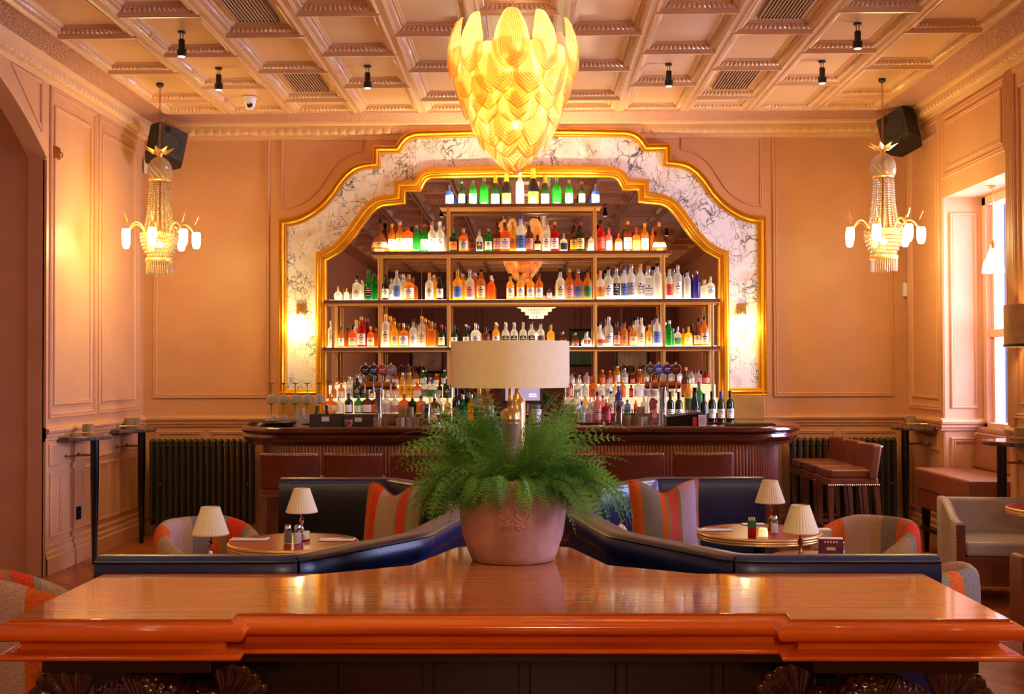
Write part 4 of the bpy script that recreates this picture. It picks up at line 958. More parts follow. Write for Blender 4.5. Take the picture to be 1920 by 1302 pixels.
def caddy(px0, px1, h, lb, mt, Y=10.72, d=.16, straws=None):
    x0, x1 = onbar(px0, Y), onbar(px1, Y); xm = (x0+x1)/2; w_ = (x1-x0)/2
    t = thing('bar_caddy', lb, 'caddy', (xm, Y, ZB))
    f = MB(); f.box(-w_,w_,0,.008,0,h); f.box(-w_,w_,d-.008,d,0,h); f.box(-w_,-w_+.008,0,d,0,h); f.box(w_-.008,w_,0,d,0,h); f.box(-w_,w_,0,d,0,.008); f.box(-.004,.004,0,d,0,h*.9); f.build('box', mt, t, bevel=.003)
    f = MB(); f.box(-w_*.25,w_*.2,-.004,0,h*.45,h*.8); f.build('badge', M['paper'] if mt is M['caddy'] else M['steel'], t)
    return t
t = caddy(580, 642, .115, 'dark grey wooden caddy holding clothes pegs and cutlery on the bar', M['caddy'])
for i, (dx, an) in enumerate(((-.12,.25),(-.10,.12),(.0,-.05),(.04,-.3),(.02,-.15))):
    q = thing('bar_tool', 'dark bar tool standing in grey caddy, %s from left' % ORD[i], 'utensil', (t.location.x+dx, 10.78, ZB+.012), 0, 'bar tools in the grey caddy')
    f = MB(); f.tube([(0,0,0),(an*.12,0,.14)], .009, 8); f.tube([(an*.12,0,.14),(an*.15,0,.18)], .012, 8); f.build('handle', M['brass_dark'] if i % 2 else M['mahog_dark'], q, smooth=True)
    f = MB(); f.sphere((an*.15,0,.18), .013, 10, 6); f.build('tip', M['steel'], q, smooth=True)
t = caddy(643, 702, .105, 'low dark grey caddy beside the left beer font', M['caddy'], d=.14)
t = thing('berry_glass', 'small glass of red berries on the bar before low caddy', 'glass', (onbar(654,10.64), 10.64, ZB)); f = MB(); f.lathe([(.028,0),(.034,.05),(.036,.07)], 18, caps=False); f.build('bowl', M['clear'], t, smooth=True)
f = MB(); [f.sphere((rnd.uniform(-.02,.02), rnd.uniform(-.02,.02), .012+.014*k), .012, 8, 6) for k in range(4) for _ in range(4)]; q = f.build('berry_heap', mat('red_berry', (190,24,30), .25), t, smooth=True); q['kind'] = 'stuff'
def tumbler(r, h, mt=None, rib=True):
    f = MB(); f.lathe([(r*.88,0),(r*.92,.004),(r*.96,h*.2),(r,h*.95),(r,h),(r*.9,h),(r*.86,h*.2),(r*.8,.012),(.0001,.012)], 28, rf=(lambda a,z: 1+.03*cos(14*a)) if rib else None); return f
tumb = []
def mk_tumbler(name, lb, loc, r, h, group=None):
    t = thing(name, lb, 'glass', loc, 0, group); tumbler(r, h).build('body', M['crystal'], t, smooth=True)
    f = MB(); f.lathe([(r*1.0,h-.003),(r*1.03,h),(r*.92,h+.002)], 28, caps=False); f.build('rim', M['clear'], t, smooth=True); return t
k = 0
for px, Y in ((708,10.64),(722,10.70),(751,10.64),(765,10.66),(778,10.70),(758,10.76),(772,10.80)):
    k += 1; mk_tumbler('crystal_tumbler', 'cut crystal tumbler on the bar left of the fern, %s along' % ORD[k-1], (onbar(px,Y),Y,ZB), .036, .085, 'cut crystal tumblers on the bar')
for px, Y in ((755,10.70),(768,10.74)):
    k += 1; mk_tumbler('crystal_tumbler', 'cut crystal tumbler stacked on top of others left of fern, %s' % ('left one','right one')[px > 760], (onbar(px,Y),Y,ZB+.088), .036, .085, 'cut crystal tumblers on the bar')
t = thing('garnish_jar', 'clear square jar of garnish on the bar right of left font', 'jar', (onbar(730,10.72),10.72,ZB)); f = MB(); f.prism(rrect(-.045,.045,-.045,.045,.012),0,.20); f.build('jar', M['clear'], t)
f = MB(); [f.M == None or f.sphere((rnd.uniform(-.028,.028),rnd.uniform(-.028,.028),.016+.012*i), .014, 8, 5, .5) for i in range(9)]; f.build('filling', mat('dried_slices', (170,110,80), .7), t, smooth=True)
f = MB(); f.prism(rrect(-.047,.047,-.047,.047,.012),.20,.215); f.build('lid', M['clear'], t)
def shaker(px, lb, h=.20, Y=10.66):
    t = thing('cocktail_shaker', lb, 'shaker', (onbar(px,Y),Y,ZB)); f = MB(); f.lathe([(.030,0),(.033,.004),(.044,h*.9),(.045,h),(.040,h)], 26); f.build('tin', M['chrome'], t, smooth=True)
    f = MB(); f.lathe([(.044,h-.004),(.047,h),(.044,h+.003)], 26, caps=False); f.build('rim', M['steel'], t, smooth=True)
shaker(799, 'tall steel cocktail shaker on the bar left of the fern'); shaker(1160, 'tall steel cocktail shaker on the bar right of the fern', .215)
def jigger(px, lb, Y=10.66, s=1.0):
    t = thing('jigger', lb, 'jigger', (onbar(px,Y),Y,ZB)); f = MB(); f.lathe([(.020*s,0),(.020*s,.003),(.006,.05),(.006,.053)], 20); f.build('lower_cup', M['steel'], t, smooth=True); f = MB(); f.lathe([(.006,.053),(.024*s,.11),(.021*s,.11),(.004,.057)], 20, caps=False); f.build('upper_cup', M['steel'], t, smooth=True)
jigger(823, 'steel jigger beside the left shaker'); jigger(838, 'steel jigger second from the left shaker, nearer the fern'); jigger(1132, 'slim steel jigger right of the fern', s=.9)
t = thing('coaster_stack', 'small round pile of white coasters by the jigger right of fern', 'coasters', (onbar(1122,10.66),10.66,ZB)); f = MB(); f.lathe([(.05,0),(.052,.006),(.05,.012),(.0001,.012)], 24); f.build('stack', M['paper'], t); f = MB(); f.lathe([(.04,.012),(.04,.0135),(.0001,.0135)], 24); f.build('print', LB['grey'], t)
for i, px in enumerate((1176,1187)):
    t = thing('straw_glass', 'ribbed glass of straws and cutlery right of shaker, %s' % ('left one','right one')[i], 'glass', (onbar(px,10.68+.06*i),10.68+.06*i,ZB)); tumbler(.036,.10).build('body', M['crystal'], t, smooth=True)
    f = MB(); [f.tube([(rnd.uniform(-.02,.02),rnd.uniform(-.02,.02),.014),(rnd.uniform(-.04,.04),rnd.uniform(-.03,.03),.15)], .003, 6) for _ in range(9)]; f.build('straw_bundle', M['black'] if i else M['fern'], t)
for i, (px, Y, z) in enumerate(((1200,10.66,0),(1205,10.76,0),(1202,10.70,.088))): mk_tumbler('crystal_tumbler', 'cut crystal tumbler just left of the dried orange jar, %s' % ('front one','rear one','stacked on top')[i], (onbar(px,Y),Y,ZB+z), .034, .085, 'tumblers beside the orange jar')
t = thing('dried_orange_jar', 'tall glass jar of dried orange slices on the bar beside right font', 'jar', (onbar(1225,10.68),10.68,ZB))
f = MB(); f.prism(rrect(-.052,.052,-.052,.052,.016),0,.25); f.lathe([(.05,.25),(.048,.27),(.052,.29)], 20, caps=False); f.build('jar', M['clear'], t)
sl = mat('dried_orange', (176,78,34), .6, noise=.2, nscale=40)
for i in range(26):
    f = MB(); f.M = Matrix.Translation((rnd.uniform(-.016,.016), rnd.uniform(-.016,.016), .03+.0078*i)) @ Matrix.Rotation(rnd.uniform(.3,1.5),4,'X') @ Matrix.Rotation(rnd.uniform(-.8,.8),4,'Y'); f.lathe([(.026,0),(.028,.002),(.026,.004),(.019,.0025),(.0001,.0025)], 14); q = f.build('orange_slice', sl, t)
f = MB(); f.lathe([(.052,.29),(.056,.292),(.05,.31),(.012,.316),(.012,.33),(.0001,.335)], 20); f.build('lid', M['clear'], t, smooth=True)
t = thing('bar_organiser', 'black napkin and straw organiser on the bar right of the right font', 'caddy', (onbar(1283,10.70),10.70,ZB))
f = MB(); f.add([(-.16,-.06,0),(.15,-.06,0),(.15,.08,0),(-.16,.08,0),(-.16,-.06,.085),(.15,-.06,.12),(.15,.08,.13),(-.16,.08,.10)], [(0,3,2,1),(4,5,6,7),(0,1,5,4),(1,2,6,5),(2,3,7,6),(3,0,4,7)]); f.build('case', M['black_gloss'], t, bevel=.006)
f = MB(); f.box(.065,.10,-.066,-.06,.01,.085); f.build('red_bottle_label', LB['red'], t)
for i in range(8): f = MB(); f.tube([(.02+.014*i,.0,.10),(.025+.015*i+rnd.uniform(-.01,.01),.0,.165)], .004, 6); f.build('straw', M['black'], t)
t = thing('card_stand', 'clear acrylic stand with a printed grid card on the bar', 'card', (onbar(1317,10.64),10.64,ZB))
f = MB(); f.box(-.038,.038,0,.004,0,.11); f.box(-.038,.038,-.01,.03,0,.004); f.build('stand', M['clear'], t); f = MB(); f.box(-.034,.034,-.002,0,.006,.104); q = f.build('card', M['paper'], t)
f = MB(); [f.box(-.028,.028,-.003,-.002,.02+.011*i,.022+.011*i) for i in range(7)]; [f.box(-.028+.013*i,-.0265+.013*i,-.003,-.002,.02,.088) for i in range(5)]; f.build('grid_print', LB['grey'], q)
t = thing('drip_mat', 'black rubber bar mat lying on the right end of the bar', 'mat', (onbar(1405,10.95),10.95,ZB)); f = MB(); f.box(-.22,.22,-.09,.09,0,.012); f.build('mat', M['black'], t, bevel=.004); f = MB(); [f.box(-.21,.21,-.08+.02*i,-.072+.02*i,.012,.015) for i in range(9)]; f.build('rib_field', M['black_gloss'], t)

# ================================================================== CENTRAL CHANDELIER
CX, CY = aty(963, 100, 7.4).x, 7.4
cz = lambda py: aty(963, py, 7.4).z
ch = thing('amber_chandelier', 'large amber glass leaf chandelier hanging over the middle of the room', 'chandelier', (CX, CY, 0))
OUTL = [(326,0),(312,18),(300,34),(270,60),(240,78),(200,92),(160,110),(125,120),(100,122.5),(75,120),(50,111),(30,97),(14,84)]
def RZ(z):
    py = 326-(z-cz(326))/(cz(18)-cz(326))*308.0
    for (ya, ra), (yb_, rb) in zip(OUTL, OUTL[1:]):
        if yb_ <= py <= ya: return (ra+(rb-ra)*(ya-py)/(ya-yb_))*7.4/F_PX
    return .0 if py > 326 else .26
def petal_row(ybot, ytop, n, wpx, off, topw, layer, tmax=.42):
    """leaves of pressed glass hanging point down on the pear-shaped outline; ridges follow each outline"""
    z0, z1 = cz(ybot), cz(ytop); wm = wpx*7.4/F_PX; nu, nv = 30, 44
    def fn(u, v):
        s = u*2-1; t = v
        if t < tmax: wv = sin(t/tmax*pi/2)**.85
        else: wv = topw+(1-topw)*cos((t-tmax)/(1-tmax)*pi/2)**.8
        x = s*wv*wm/2
        z = z0+(z1-z0)*t; R0 = max(RZ(z), .012)
        d = min((1-abs(s))*wv*wm/2, max(0, t*(z1-z0)*.62-abs(x)*.55))
        UVp.append((d/.0125, t)); r = R0+layer+.022*(1-t)**2-.012*t+.002*sin(d*2*pi/.0125)-.05*(s*wv)**2*wm
        a = -pi/2+max(-1.2, min(1.2, x/max(R0,.05)))
        return (r*cos(a), r*sin(a), z-.012*abs(s)**2*wv)
    UVp = []; f0 = MB(); f0.grid(fn, nu, nv); o0 = f0.build('glass_leaf', M['petal'], ch, smooth=True, auto=False, uv=UVp)
    for i in range(n):
        o = o0
        if i: o = o0.copy(); C.objects.link(o)
        o.matrix_local = Matrix.Rotation(2*pi*(i+off)/n, 4, 'Z') @ Matrix.Rotation(radians(rnd.uniform(-1.2,1.2)),4,'Y')
petal_row(158, 44, 14, 60, .45, .32, .002)
petal_row(196, 104, 15, 62, .95, .55, -.012)
petal_row(222, 125, 12, 64, .25, .55, -.006)
petal_row(246, 160, 11, 62, .75, .55, -.008)
petal_row(284, 190, 9, 62, .1, .55, -.004)
petal_row(302, 225, 7, 58, .6, .55, -.004)
petal_row(327, 255, 5, 58, .0, .6, .0)
f = MB(); f.tube([(0,0,cz(200)),(0,0,cz(14))], .012, 10); f.lathe([(.10,cz(120)),(.10,cz(118)),(.0001,cz(117))], 20); f.build('stem', M['brass'], ch, smooth=True)
f = MB()
for k in range(5): f.tube([(.012*cos(a), 0, cz(14)+.032*k+.02+.02*sin(a)) if k % 2 else (0, .012*cos(a), cz(14)+.032*k+.02+.02*sin(a)) for a in [2*pi*i/10 for i in range(10)]], .0035, 6, closed=True)
f.build('chain', M['brass'], ch, smooth=True)
f = MB(); f.lathe([(.06,ZC+.06),(.06,ZC+.04),(.02,ZC),(.008,ZC-.03)], 20); f.build('ceiling_rose', M['brass'], ch, smooth=True)
bulb = emis('warm_bulb', (1,.74,.38), 40)
for i, (dx, dy, py, pw) in enumerate(((.04,-.08,95,2.2),(-.03,-.03,130,1.5),(.05,.05,115,1.6),(-.03,-.02,172,2),(.025,-.02,182,2),(0,-.01,235,1.2),(-.05,.06,100,1.8))):
    f = MB(); f.sphere((dx,dy,cz(py)), .022, 12, 8, 1.3); f.build('bulb', bulb, ch, smooth=True)
    light('POINT', 'chandelier_bulb', (CX+dx, CY+dy-.03, cz(py)), pw, (1,.72,.35), .03)

# ================================================================== CORNER CRYSTAL CHANDELIERS
shade_e = emis('frosted_shade_glow', (1,.70,.34), 6)
def corner_chandelier(x, y, lb, rz):
    t = thing('crystal_chandelier', lb, 'chandelier', (x, y, 0), rz, 'crystal chandeliers in the back corners')
    s = 1/213.0; Z = lambda py: 1.65+(693-py)*s
    f = MB(); f.lathe([(.03,ZC+.06),(.034,ZC+.03),(.015,ZC+.015),(.0001,ZC+.01)], 16); f.build('ceiling_hook', M['black'], t, smooth=True)
    f = MB(); zt = ZC+.02; zb_ = Z(273); n = int((zt-zb_)/.028)
    for k in range(n):
        zc_ = zt-.028*(k+.5); pts = []
        for i in range(8):
            a = 2*pi*i/8; h_ = .008*cos(a); pts.append((h_, 0, zc_+.018*sin(a)) if k % 2 else (0, h_, zc_+.018*sin(a)))
        f.tube(pts, .0028, 5, closed=True)
    f.build('chain', M['brass_dark'], t, smooth=True)
    f = MB()
    for i in range(8):
        a = 2*pi*i/8; f.M = Matrix.Rotation(a,4,'Z'); f.add([(0,-.012,Z(282)),(.07,-.026,Z(278)),(.135,0,Z(272)),(.07,.026,Z(278)),(0,.012,Z(282)),(.06,0,Z(284))], [(0,1,5),(1,2,5),(2,3,5),(3,4,5)])
    f.M = None; f.lathe([(.02,Z(290)),(.03,Z(282)),(.012,Z(274))], 12); f.build('leaf_crown', M['brass'], t)
    f = MB(); f.tube([(0,0,Z(275)),(0,0,Z(470))], .010, 8); f.build('stem', M['brass_dark'], t)
    f = MB(); pfd = [(.108*sin(pi*(.04+.60*k/9)), Z(332)+(Z(289)-Z(332))*(1-(1-cos(pi*(.04+.60*k/9)))/(1-cos(pi*.64)))) for k in range(10)]; zk = {round(z,5): k for k, (_, z) in enumerate(pfd)}; f.lathe(pfd, 26, caps=False, rf=lambda a,z: 1+.05*cos(13*a+pi*zk[round(z,5)])); f.build('crystal_dome', M['crystal'], t, smooth=False)
    f = MB(); f.lathe([(.090,Z(329)),(.098,Z(331)),(.098,Z(334)),(.090,Z(336))], 24, caps=False); f.build('upper_ring', M['brass'], t, smooth=True)
    bead = MB(); zz = Z(336)
    while zz > Z(430):
        u = (Z(336)-zz)/(Z(336)-Z(430)); r = .086+.045*u**2
        bead.sphere((r,0,zz), .0085, 6, 4, 1.25); zz -= .0215
    b0 = bead.build('bead_strand', M['crystal'], t, smooth=False)
    for i in range(1, 18):
        o = b0.copy(); C.objects.link(o); o.matrix_local = Matrix.Rotation(2*pi*i/18,4,'Z')
    # arms and shades
    arm = MB(); arm.tube([(.13+.20*(1-(1-u)**2) if u < 1 else 0, 0, 0) and ((.12+.20*u), 0, Z(440)+.115*sin(pi*min(1,u*1.05))**.8) for u in [i/10 for i in range(11)]], .009, 8)
    arm.tube([(.30,0,Z(416)),(.325,0,Z(404)),(.33,0,Z(400))], .006, 6)
    sh = MB(); sh.lathe([(.030,Z(430)),(.036,Z(433)),(.038,Z(443)),(.034,Z(455)),(.022,Z(461)),(.0001,Z(462))], 16, (.315,0,0), rf=lambda a,z: 1+.04*cos(10*a))
    n = 7; a0 = None; s0_ = None
    for i in range(n):
        a = 2*pi*(i+.35)/n
        if a0 is None: a0 = arm.build('arm', M['brass'], t, smooth=True); s0_ = sh.build('lamp_shade', shade_e, a0, smooth=True); oa = a0
        else:
            oa = a0.copy(); C.objects.link(oa); os_ = s0_.copy(); C.objects.link(os_); os_.parent = oa
        oa.matrix_local = Matrix.Rotation(a,4,'Z')
    f = MB(); f.lathe([(.14,Z(432)),(.145,Z(436)),(.14,Z(440))], 28, caps=False); f.build('arm_ring', M['brass'], t, smooth=True)
    f = MB()
    for j in range(9):
        u = j/8; r = .16*cos(u*pi/2*.80)**.8; z = Z(436+54*u)
        nb = max(8, int(2*pi*r/.020))
        for i in range(nb): a = 2*pi*(i+.5*(j%2))/nb; f.sphere((r*cos(a), r*sin(a), z), .0105, 6, 4, 1.4)
    q = f.build('crystal_basket', M['crystal'], t); q['kind'] = 'stuff'
    f = MB(); f.lathe([(.118,Z(481)),(.122,Z(483)),(.122,Z(487)),(.118,Z(489))], 24, caps=False, rf=lambda a,z: 1+.03*cos(9*a)); f.build('lower_ring', M['brass'], t, smooth=True)
    f = MB()
    for i in range(36):
        a = 2*pi*i/36; f.M = Matrix.Translation((.112*cos(a),.112*sin(a),0)) @ Matrix.Rotation(a,4,'Z'); f.lathe([(.0035,Z(489)),(.0045,Z(495)),(.0045,Z(507)),(.0002,Z(512))], 5, caps=False)
    f.M = None; q = f.build('prism_fringe', M['crystal'], t)
    f = MB(); f.sphere((0,0,Z(455)), .03, 10, 8); f.build('inner_bulb', emis('inner_bulb', (1,.70,.34), 10), t, smooth=True)
    light('POINT', 'chandelier_glow', (x, y-.36, 2.80), 23, AMBER, .18); light('POINT', 'chandelier_glow', (x+(.30 if x > 0 else -.30), y, 2.80), 5, AMBER, .12); light('POINT', 'chandelier_glow', (x, y+.30, 2.80), 18, AMBER, .12)
lx = aty(300, 160, 10.8).x; rx = aty(1654, 150, 10.8).x
corner_chandelier(lx, 10.8, 'crystal basket chandelier with frosted shades in the left corner', 0)
corner_chandelier(rx, 10.8, 'crystal basket chandelier with frosted shades in the right corner', radians(20))
# tiered chandelier over the rear of the room, seen in the mirror
t = thing('tiered_chandelier', 'tiered glass-drop chandelier seen only as a reflection in the mirror', 'chandelier', (.15,-1.6,2.9))
for k in range(6):
    r = .56-.085*k; f = MB(); nb = int(2*pi*r/.06)
    for i in range(nb): a = 2*pi*i/nb; f.box(r*cos(a)-.022, r*cos(a)+.022, r*sin(a)-.022, r*sin(a)+.022, .30-.075*(k+1), .30-.075*k)
    f.build('drop_tier', emis('glowing_drops', (1,.70,.34), 1.1), t)
f = MB(); f.tube([(0,0,.3),(0,0,ZC-2.9)], .012, 8); f.lathe([(.57,.30),(.57,.32),(.0001,.33)], 30); f.build('frame', M['brass'], t, smooth=True)
light('POINT', 'rear_chandelier', (.15,-1.6,2.36), 150, (1,.76,.44), .05)
# pendant in the window recess
p = aty(1862, 480, 10.5); t = thing('glass_pendant', 'small white glass pendant hanging in the right window recess', 'pendant light', (p.x, 10.5, 0))
f = MB(); f.tube([(0,0,aty(1862,465,10.5).z),(0,0,3.205)], .004, 6); f.lathe([(.03,3.205),(.03,3.19),(.01,3.18)], 16); f.build('cord', M['brass'], t)
f = MB(); z1 = aty(1862,455,10.5).z; z0 = aty(1862,512,10.5).z; f.lathe([(.028,z1-.06),(.03,z1-.02),(.018,z1),(.008,z1+.02)], 18); f.build('lamp_holder', M['brass'], t, smooth=True)
f = MB(); f.lathe([(.092,z0),(.090,z0+.03),(.080,z0+.09),(.055,z0+.13),(.028,z1-.05)], 26, caps=False, rf=lambda a,z: 1+.012*cos(16*a)); f.build('glass_shade', emis('opal_glow', (1,.86,.66), 1.6), t, smooth=True)
light('POINT', 'pendant_bulb', (p.x, 10.5, z0+.02), 5, (1,.75,.45), .03)

# ================================================================== WALL SHELF TABLES
def wall_table(x, y, sgn, lb, leg=True):
    t = thing('wall_bar_table', lb, 'table', (x, y, 0), 0, 'marble half-round tables fixed along the side walls')
    r = .33; pts = [(sgn*r*cos(a), r*1.02*sin(a)) for a in [(-pi/2+pi*i/20) for i in range(21)]]
    f = MB(); f.prism(pts if sgn > 0 else pts[::-1], 1.065, 1.10); f.build('marble_top', M['marble_dark'], t, bevel=.01, bseg=3)
    f = MB(); f.lathe([(.018,0),(.020,.02),(.036,.75),(.036,1.065)], 16, (sgn*.20,0,0)); f.build('leg', M['black_gloss'], t, smooth=True)
    f = MB()
    for yy in (-.06,.06): f.tube([(sgn*.20,yy*.3,.93),(0,yy*2.4,.93)], .006, 6); f.sphere((sgn*.01,yy*2.4,.93), .014, 8, 6)
    f.build('wall_brace', M['brass_dark'], t)
    f = MB(); rr_ = r*.72; q = [(sgn*rr_*cos(a), rr_*sin(a), 1.13) for a in [(-pi/2+pi*i/12) for i in range(13)]]
    f.tube(q, .004, 6)
    for k in (1,4,8,11): f.tube([(q[k][0],q[k][1],1.10),q[k],(q[k][0],q[k][1],1.145)], .004, 6)
    f.build('gallery_rail', M['brass'], t)
    return t
wall_table(XL, 10.45, 1, 'dark marble half-round table on the left wall, nearer the archway')
wall_table(XL, 11.72, 1, 'dark marble half-round table on the left wall, beside the radiator')
wall_table(XR, 11.80, -1, 'dark marble half-round table on the right wall, beside radiator')
wall_table(XR, 9.40, -1, 'dark marble half-round table on the right wall, before the window bench')
for px, Y, lb in ((165,10.40,'ribbed glass tumbler candle holder on the nearer left wall table'),(242,11.70,'glass tumbler on the left wall table beside radiator, left one'),(254,11.76,'glass tumbler on the left wall table beside radiator, right one'),(1708,11.75,'ribbed glass tumbler on the right wall table beside radiator'),(1914,9.35,'studded glass tumbler on the right wall table at the frame edge')):
    p = aty(px, 800, Y); mk_tumbler('glass_tumbler', lb, (p.x, Y, 1.101), .046, .095, 'tumblers on the wall tables')

# drum sconce on the right pier
t = thing('drum_wall_lamp', 'gold drum lampshade on the right wall pier at the frame edge', 'wall lamp', (XR-.02, 9.25, 0))
zt_, zb_ = atx(1905,570,XR-.2).z, atx(1905,650,XR-.2).z
f = MB(); f.lathe([(.20,zb_),(.20,zt_)], 40, caps=False, a0=pi/2, a1=3*pi/2); f.build('lamp_shade', mat('parchment_gold_shade', (196,160,104), .7, noise=.12, nscale=14), t, smooth=True)
f = MB(); f.lathe([(.203,zb_),(.204,zb_+.006),(.204,zb_+.020),(.2,zb_+.022)], 40, caps=False, a0=pi/2, a1=3*pi/2); f.build('lower_trim', M['mahog_dark'], t, smooth=True)
light('POINT', 'drum_lamp_bulb', (XR-.14, 9.25, (zt_+zb_)/2), 4, WARM, .03)
f = MB(); f.box(0,.02,-.06,.06,zb_+.05,zt_-.05); f.build('wall_plate', M['brass'], t)

# ================================================================== WINDOW BENCH
t = thing('window_bench', 'high brown leather bench on dark legs in the right window bay', 'bench', (0,0,0))
f = MB(); f.prism([(3.50,9.90),(4.16,9.90),(4.16,11.24),(3.50,11.24)], .565, .75); f.build('seat_cushion', M['leather_tan'], t, bevel=.02, bseg=3)
f = MB(); f.prism([(3.52,9.91),(4.16,9.91),(4.16,11.23),(3.52,11.23)], .40, .565); f.build('seat_base', M['leather_tan'], t, bevel=.01)
f = MB(); f.add([(4.0,9.92,.75),(4.16,9.92,.75),(4.16,11.22,.75),(4.0,11.22,.75),(4.06,9.92,1.12),(4.17,9.92,1.12),(4.17,11.22,1.12),(4.06,11.22,1.12)], [(0,3,2,1),(4,5,6,7),(0,1,5,4),(1,2,6,5),(2,3,7,6),(3,0,4,7)]); f.build('backrest', M['leather_tan'], t, bevel=.03, bseg=3)
for x in (3.57, 4.08):
    for y in (9.97, 11.14):
        f = MB(); f.add([(x-.018,y-.018,0),(x+.018,y-.018,0),(x+.018,y+.018,0),(x-.018,y+.018,0),(x-.032,y-.032,.40),(x+.032,y-.032,.40),(x+.032,y+.032,.40),(x-.032,y+.032,.40)], [(0,3,2,1),(4,5,6,7),(0,1,5,4),(1,2,6,5),(2,3,7,6),(3,0,4,7)]); f.build('leg', M['mahog_dark'], t)
f = MB(); f.box(3.53,3.60,9.93,11.18,.20,.235); f.build('foot_rail', M['mahog_dark'], t)

# ================================================================== BAR STOOLS
def stool(lb):
    """faces +Y; origin on the floor under the seat"""
    t = thing('bar_stool', lb, 'bar stool', (0,0,0), 0)
    f = MB(); f.prism(rrect(-.215,.215,-.17,.22,.04), .70, .775); f.build('seat_cushion', M['leather_brn'], t, bevel=.018, bseg=3)
    f = MB(); f.prism(rrect(-.225,.225,-.215,.23,.03), .635, .70); f.build('seat_rail', M['leather_brn'], t, bevel=.006)
    def bk(u, v, d):
        x = (u*2-1)*.235; z = .70+.285*v; y = -.205-.045*v+.035*(1-(u*2-1)**2)*0 + .05*(u*2-1)**2 + d
        return (x, y, z)
    f = MB(); nu, nv = 14, 6; vs = []
    for d in (-.035, .035):
        for j in range(nv+1):
            for i in range(nu+1): vs.append(bk(i/nu, j/nv, d))
    n1 = (nu+1)*(nv+1); fs = []
    for s_ in range(2):
        for j in range(nv):
            for i in range(nu): a = s_*n1+j*(nu+1)+i; fs.append((a,a+1,a+nu+2,a+nu+1))
    for i in range(nu): fs += [(i,i+1,n1+i+1,n1+i), (nv*(nu+1)+i, nv*(nu+1)+i+1, n1+nv*(nu+1)+i+1, n1+nv*(nu+1)+i)]
    for j in range(nv): fs += [(j*(nu+1),(j+1)*(nu+1),n1+(j+1)*(nu+1),n1+j*(nu+1)), (j*(nu+1)+nu,(j+1)*(nu+1)+nu,n1+(j+1)*(nu+1)+nu,n1+j*(nu+1)+nu)]
    f.add(vs, fs); bko = f.build('backrest', M['leather_brn'], t, smooth=True, bevel=.012, bseg=3)
    f = MB()
    for i in range(25): x, y, z = bk(.03+.94*i/24, .955, -.037); f.sphere((x,y,z), .006, 6, 4)
    for i in range(14):
        for e in (.02,.98): x, y, z = bk(e, .03+.9*i/13, .0); f.sphere((x+(.004 if e > .5 else -.004),y,z), .006, 6, 4)
    for i in range(24): f.sphere((-.22+.44*i/23, -.217, .645), .006, 6, 4); f.sphere((-.227, -.2+.42*i/23, .645), .006, 6, 4); f.sphere((.227, -.2+.42*i/23, .645), .006, 6, 4)
    f.build('stud_trim', M['stud'], bko, smooth=True)
    for sx in (-1,1):
        for sy in (-1,1):
            x, y = sx*.195, sy*.195; fx, fy = x+sx*.008, y+(-.05 if sy < 0 else .0)
            f = MB(); f.add([(fx-.014,fy-.014,0),(fx+.014,fy-.014,0),(fx+.014,fy+.014,0),(fx-.014,fy+.014,0),(x-.023,y-.023,.64),(x+.023,y-.023,.64),(x+.023,y+.023,.64),(x-.023,y+.023,.64)], [(0,3,2,1),(4,5,6,7),(0,1,5,4),(1,2,6,5),(2,3,7,6),(3,0,4,7)]); f.build('leg', M['legwood'], t)
    for a in ((-.19,.19,.185,.205,.24,.27),(-.19,.19,-.235,-.215,.18,.21),(-.205,-.185,-.22,.19,.21,.24),(.185,.205,-.22,.19,.21,.24)):
        f = MB(); f.box(*a); f.build('stretcher', M['legwood'], t)
    return t
names = ['first','second','third','fourth','fifth','sixth','seventh']
s0 = stool('brown leather bar stool at the bar front, first from left'); s0['group'] = 'stools along the bar front'
sxs = [aty(px, 870, 9.78).x for px in (541,661,786)] + [aty(905,870,9.78).x] + [aty(px,870,9.78).x for px in (1064,1190,1320)]
s0.location = (sxs[0], 10.02, 0)
for i, x in enumerate(sxs[1:]): dup(s0, (x, 10.02, 0), 0, 'brown leather bar stool at the bar front, %s from left' % names[i+1])
for i, (x, y) in enumerate(((2.80,10.88),(2.79,11.37),(2.78,11.86))):
    dup(s0, (x, y, 0), pi/2, 'studded leather stool at the right end of bar, %s' % ('nearest the camera','middle of three','nearest the radiator')[i], 'stools at the right end of the bar')
# ================================================================== CONSOLE TABLE
ZT2 = .90
con = thing('console_table', 'large polished mahogany console with carved fish supports in the foreground', 'console', (0,0,0))
xl, xr = -1.575, 1.435; yf, ym, ybk = 3.70, 3.79, 4.52
cl, cr_ = atz(437,1163,.9).x, atz(1480,1163,.9).x
top = [(xl,yf),(cl-.006,yf),(cl-.012,ym),(cr_+.012,ym),(cr_+.006,yf),(xr,yf),(xr,ybk)]
front_only = list(top)
apx = atz(1043,1023,.9); apl = atz(883,1023,.9)
tri = [(.62,ybk),(.30,ybk+.20),(apx.x+.06,apx.y-.06),(apx.x-.04,apx.y),(apl.x+.04,apl.y),(apl.x-.06,apl.y-.06),(-.46,ybk+.20),(-.78,ybk)]
poly = top + tri + [(xl,ybk)]
m = MB(); m.prism([(x,y) for x,y in top+[(xl,ybk)]], ZT2-.009, ZT2); m.build('table_top', M['mahog'], con, bevel=.0025)
m = MB(); m.prism([(.62,ybk+.001)]+tri[1:-1]+[(-.78,ybk+.001)], ZT2-.03, ZT2-.0005); m.build('rear_leaf', M['mahog'], con, bevel=.0025)
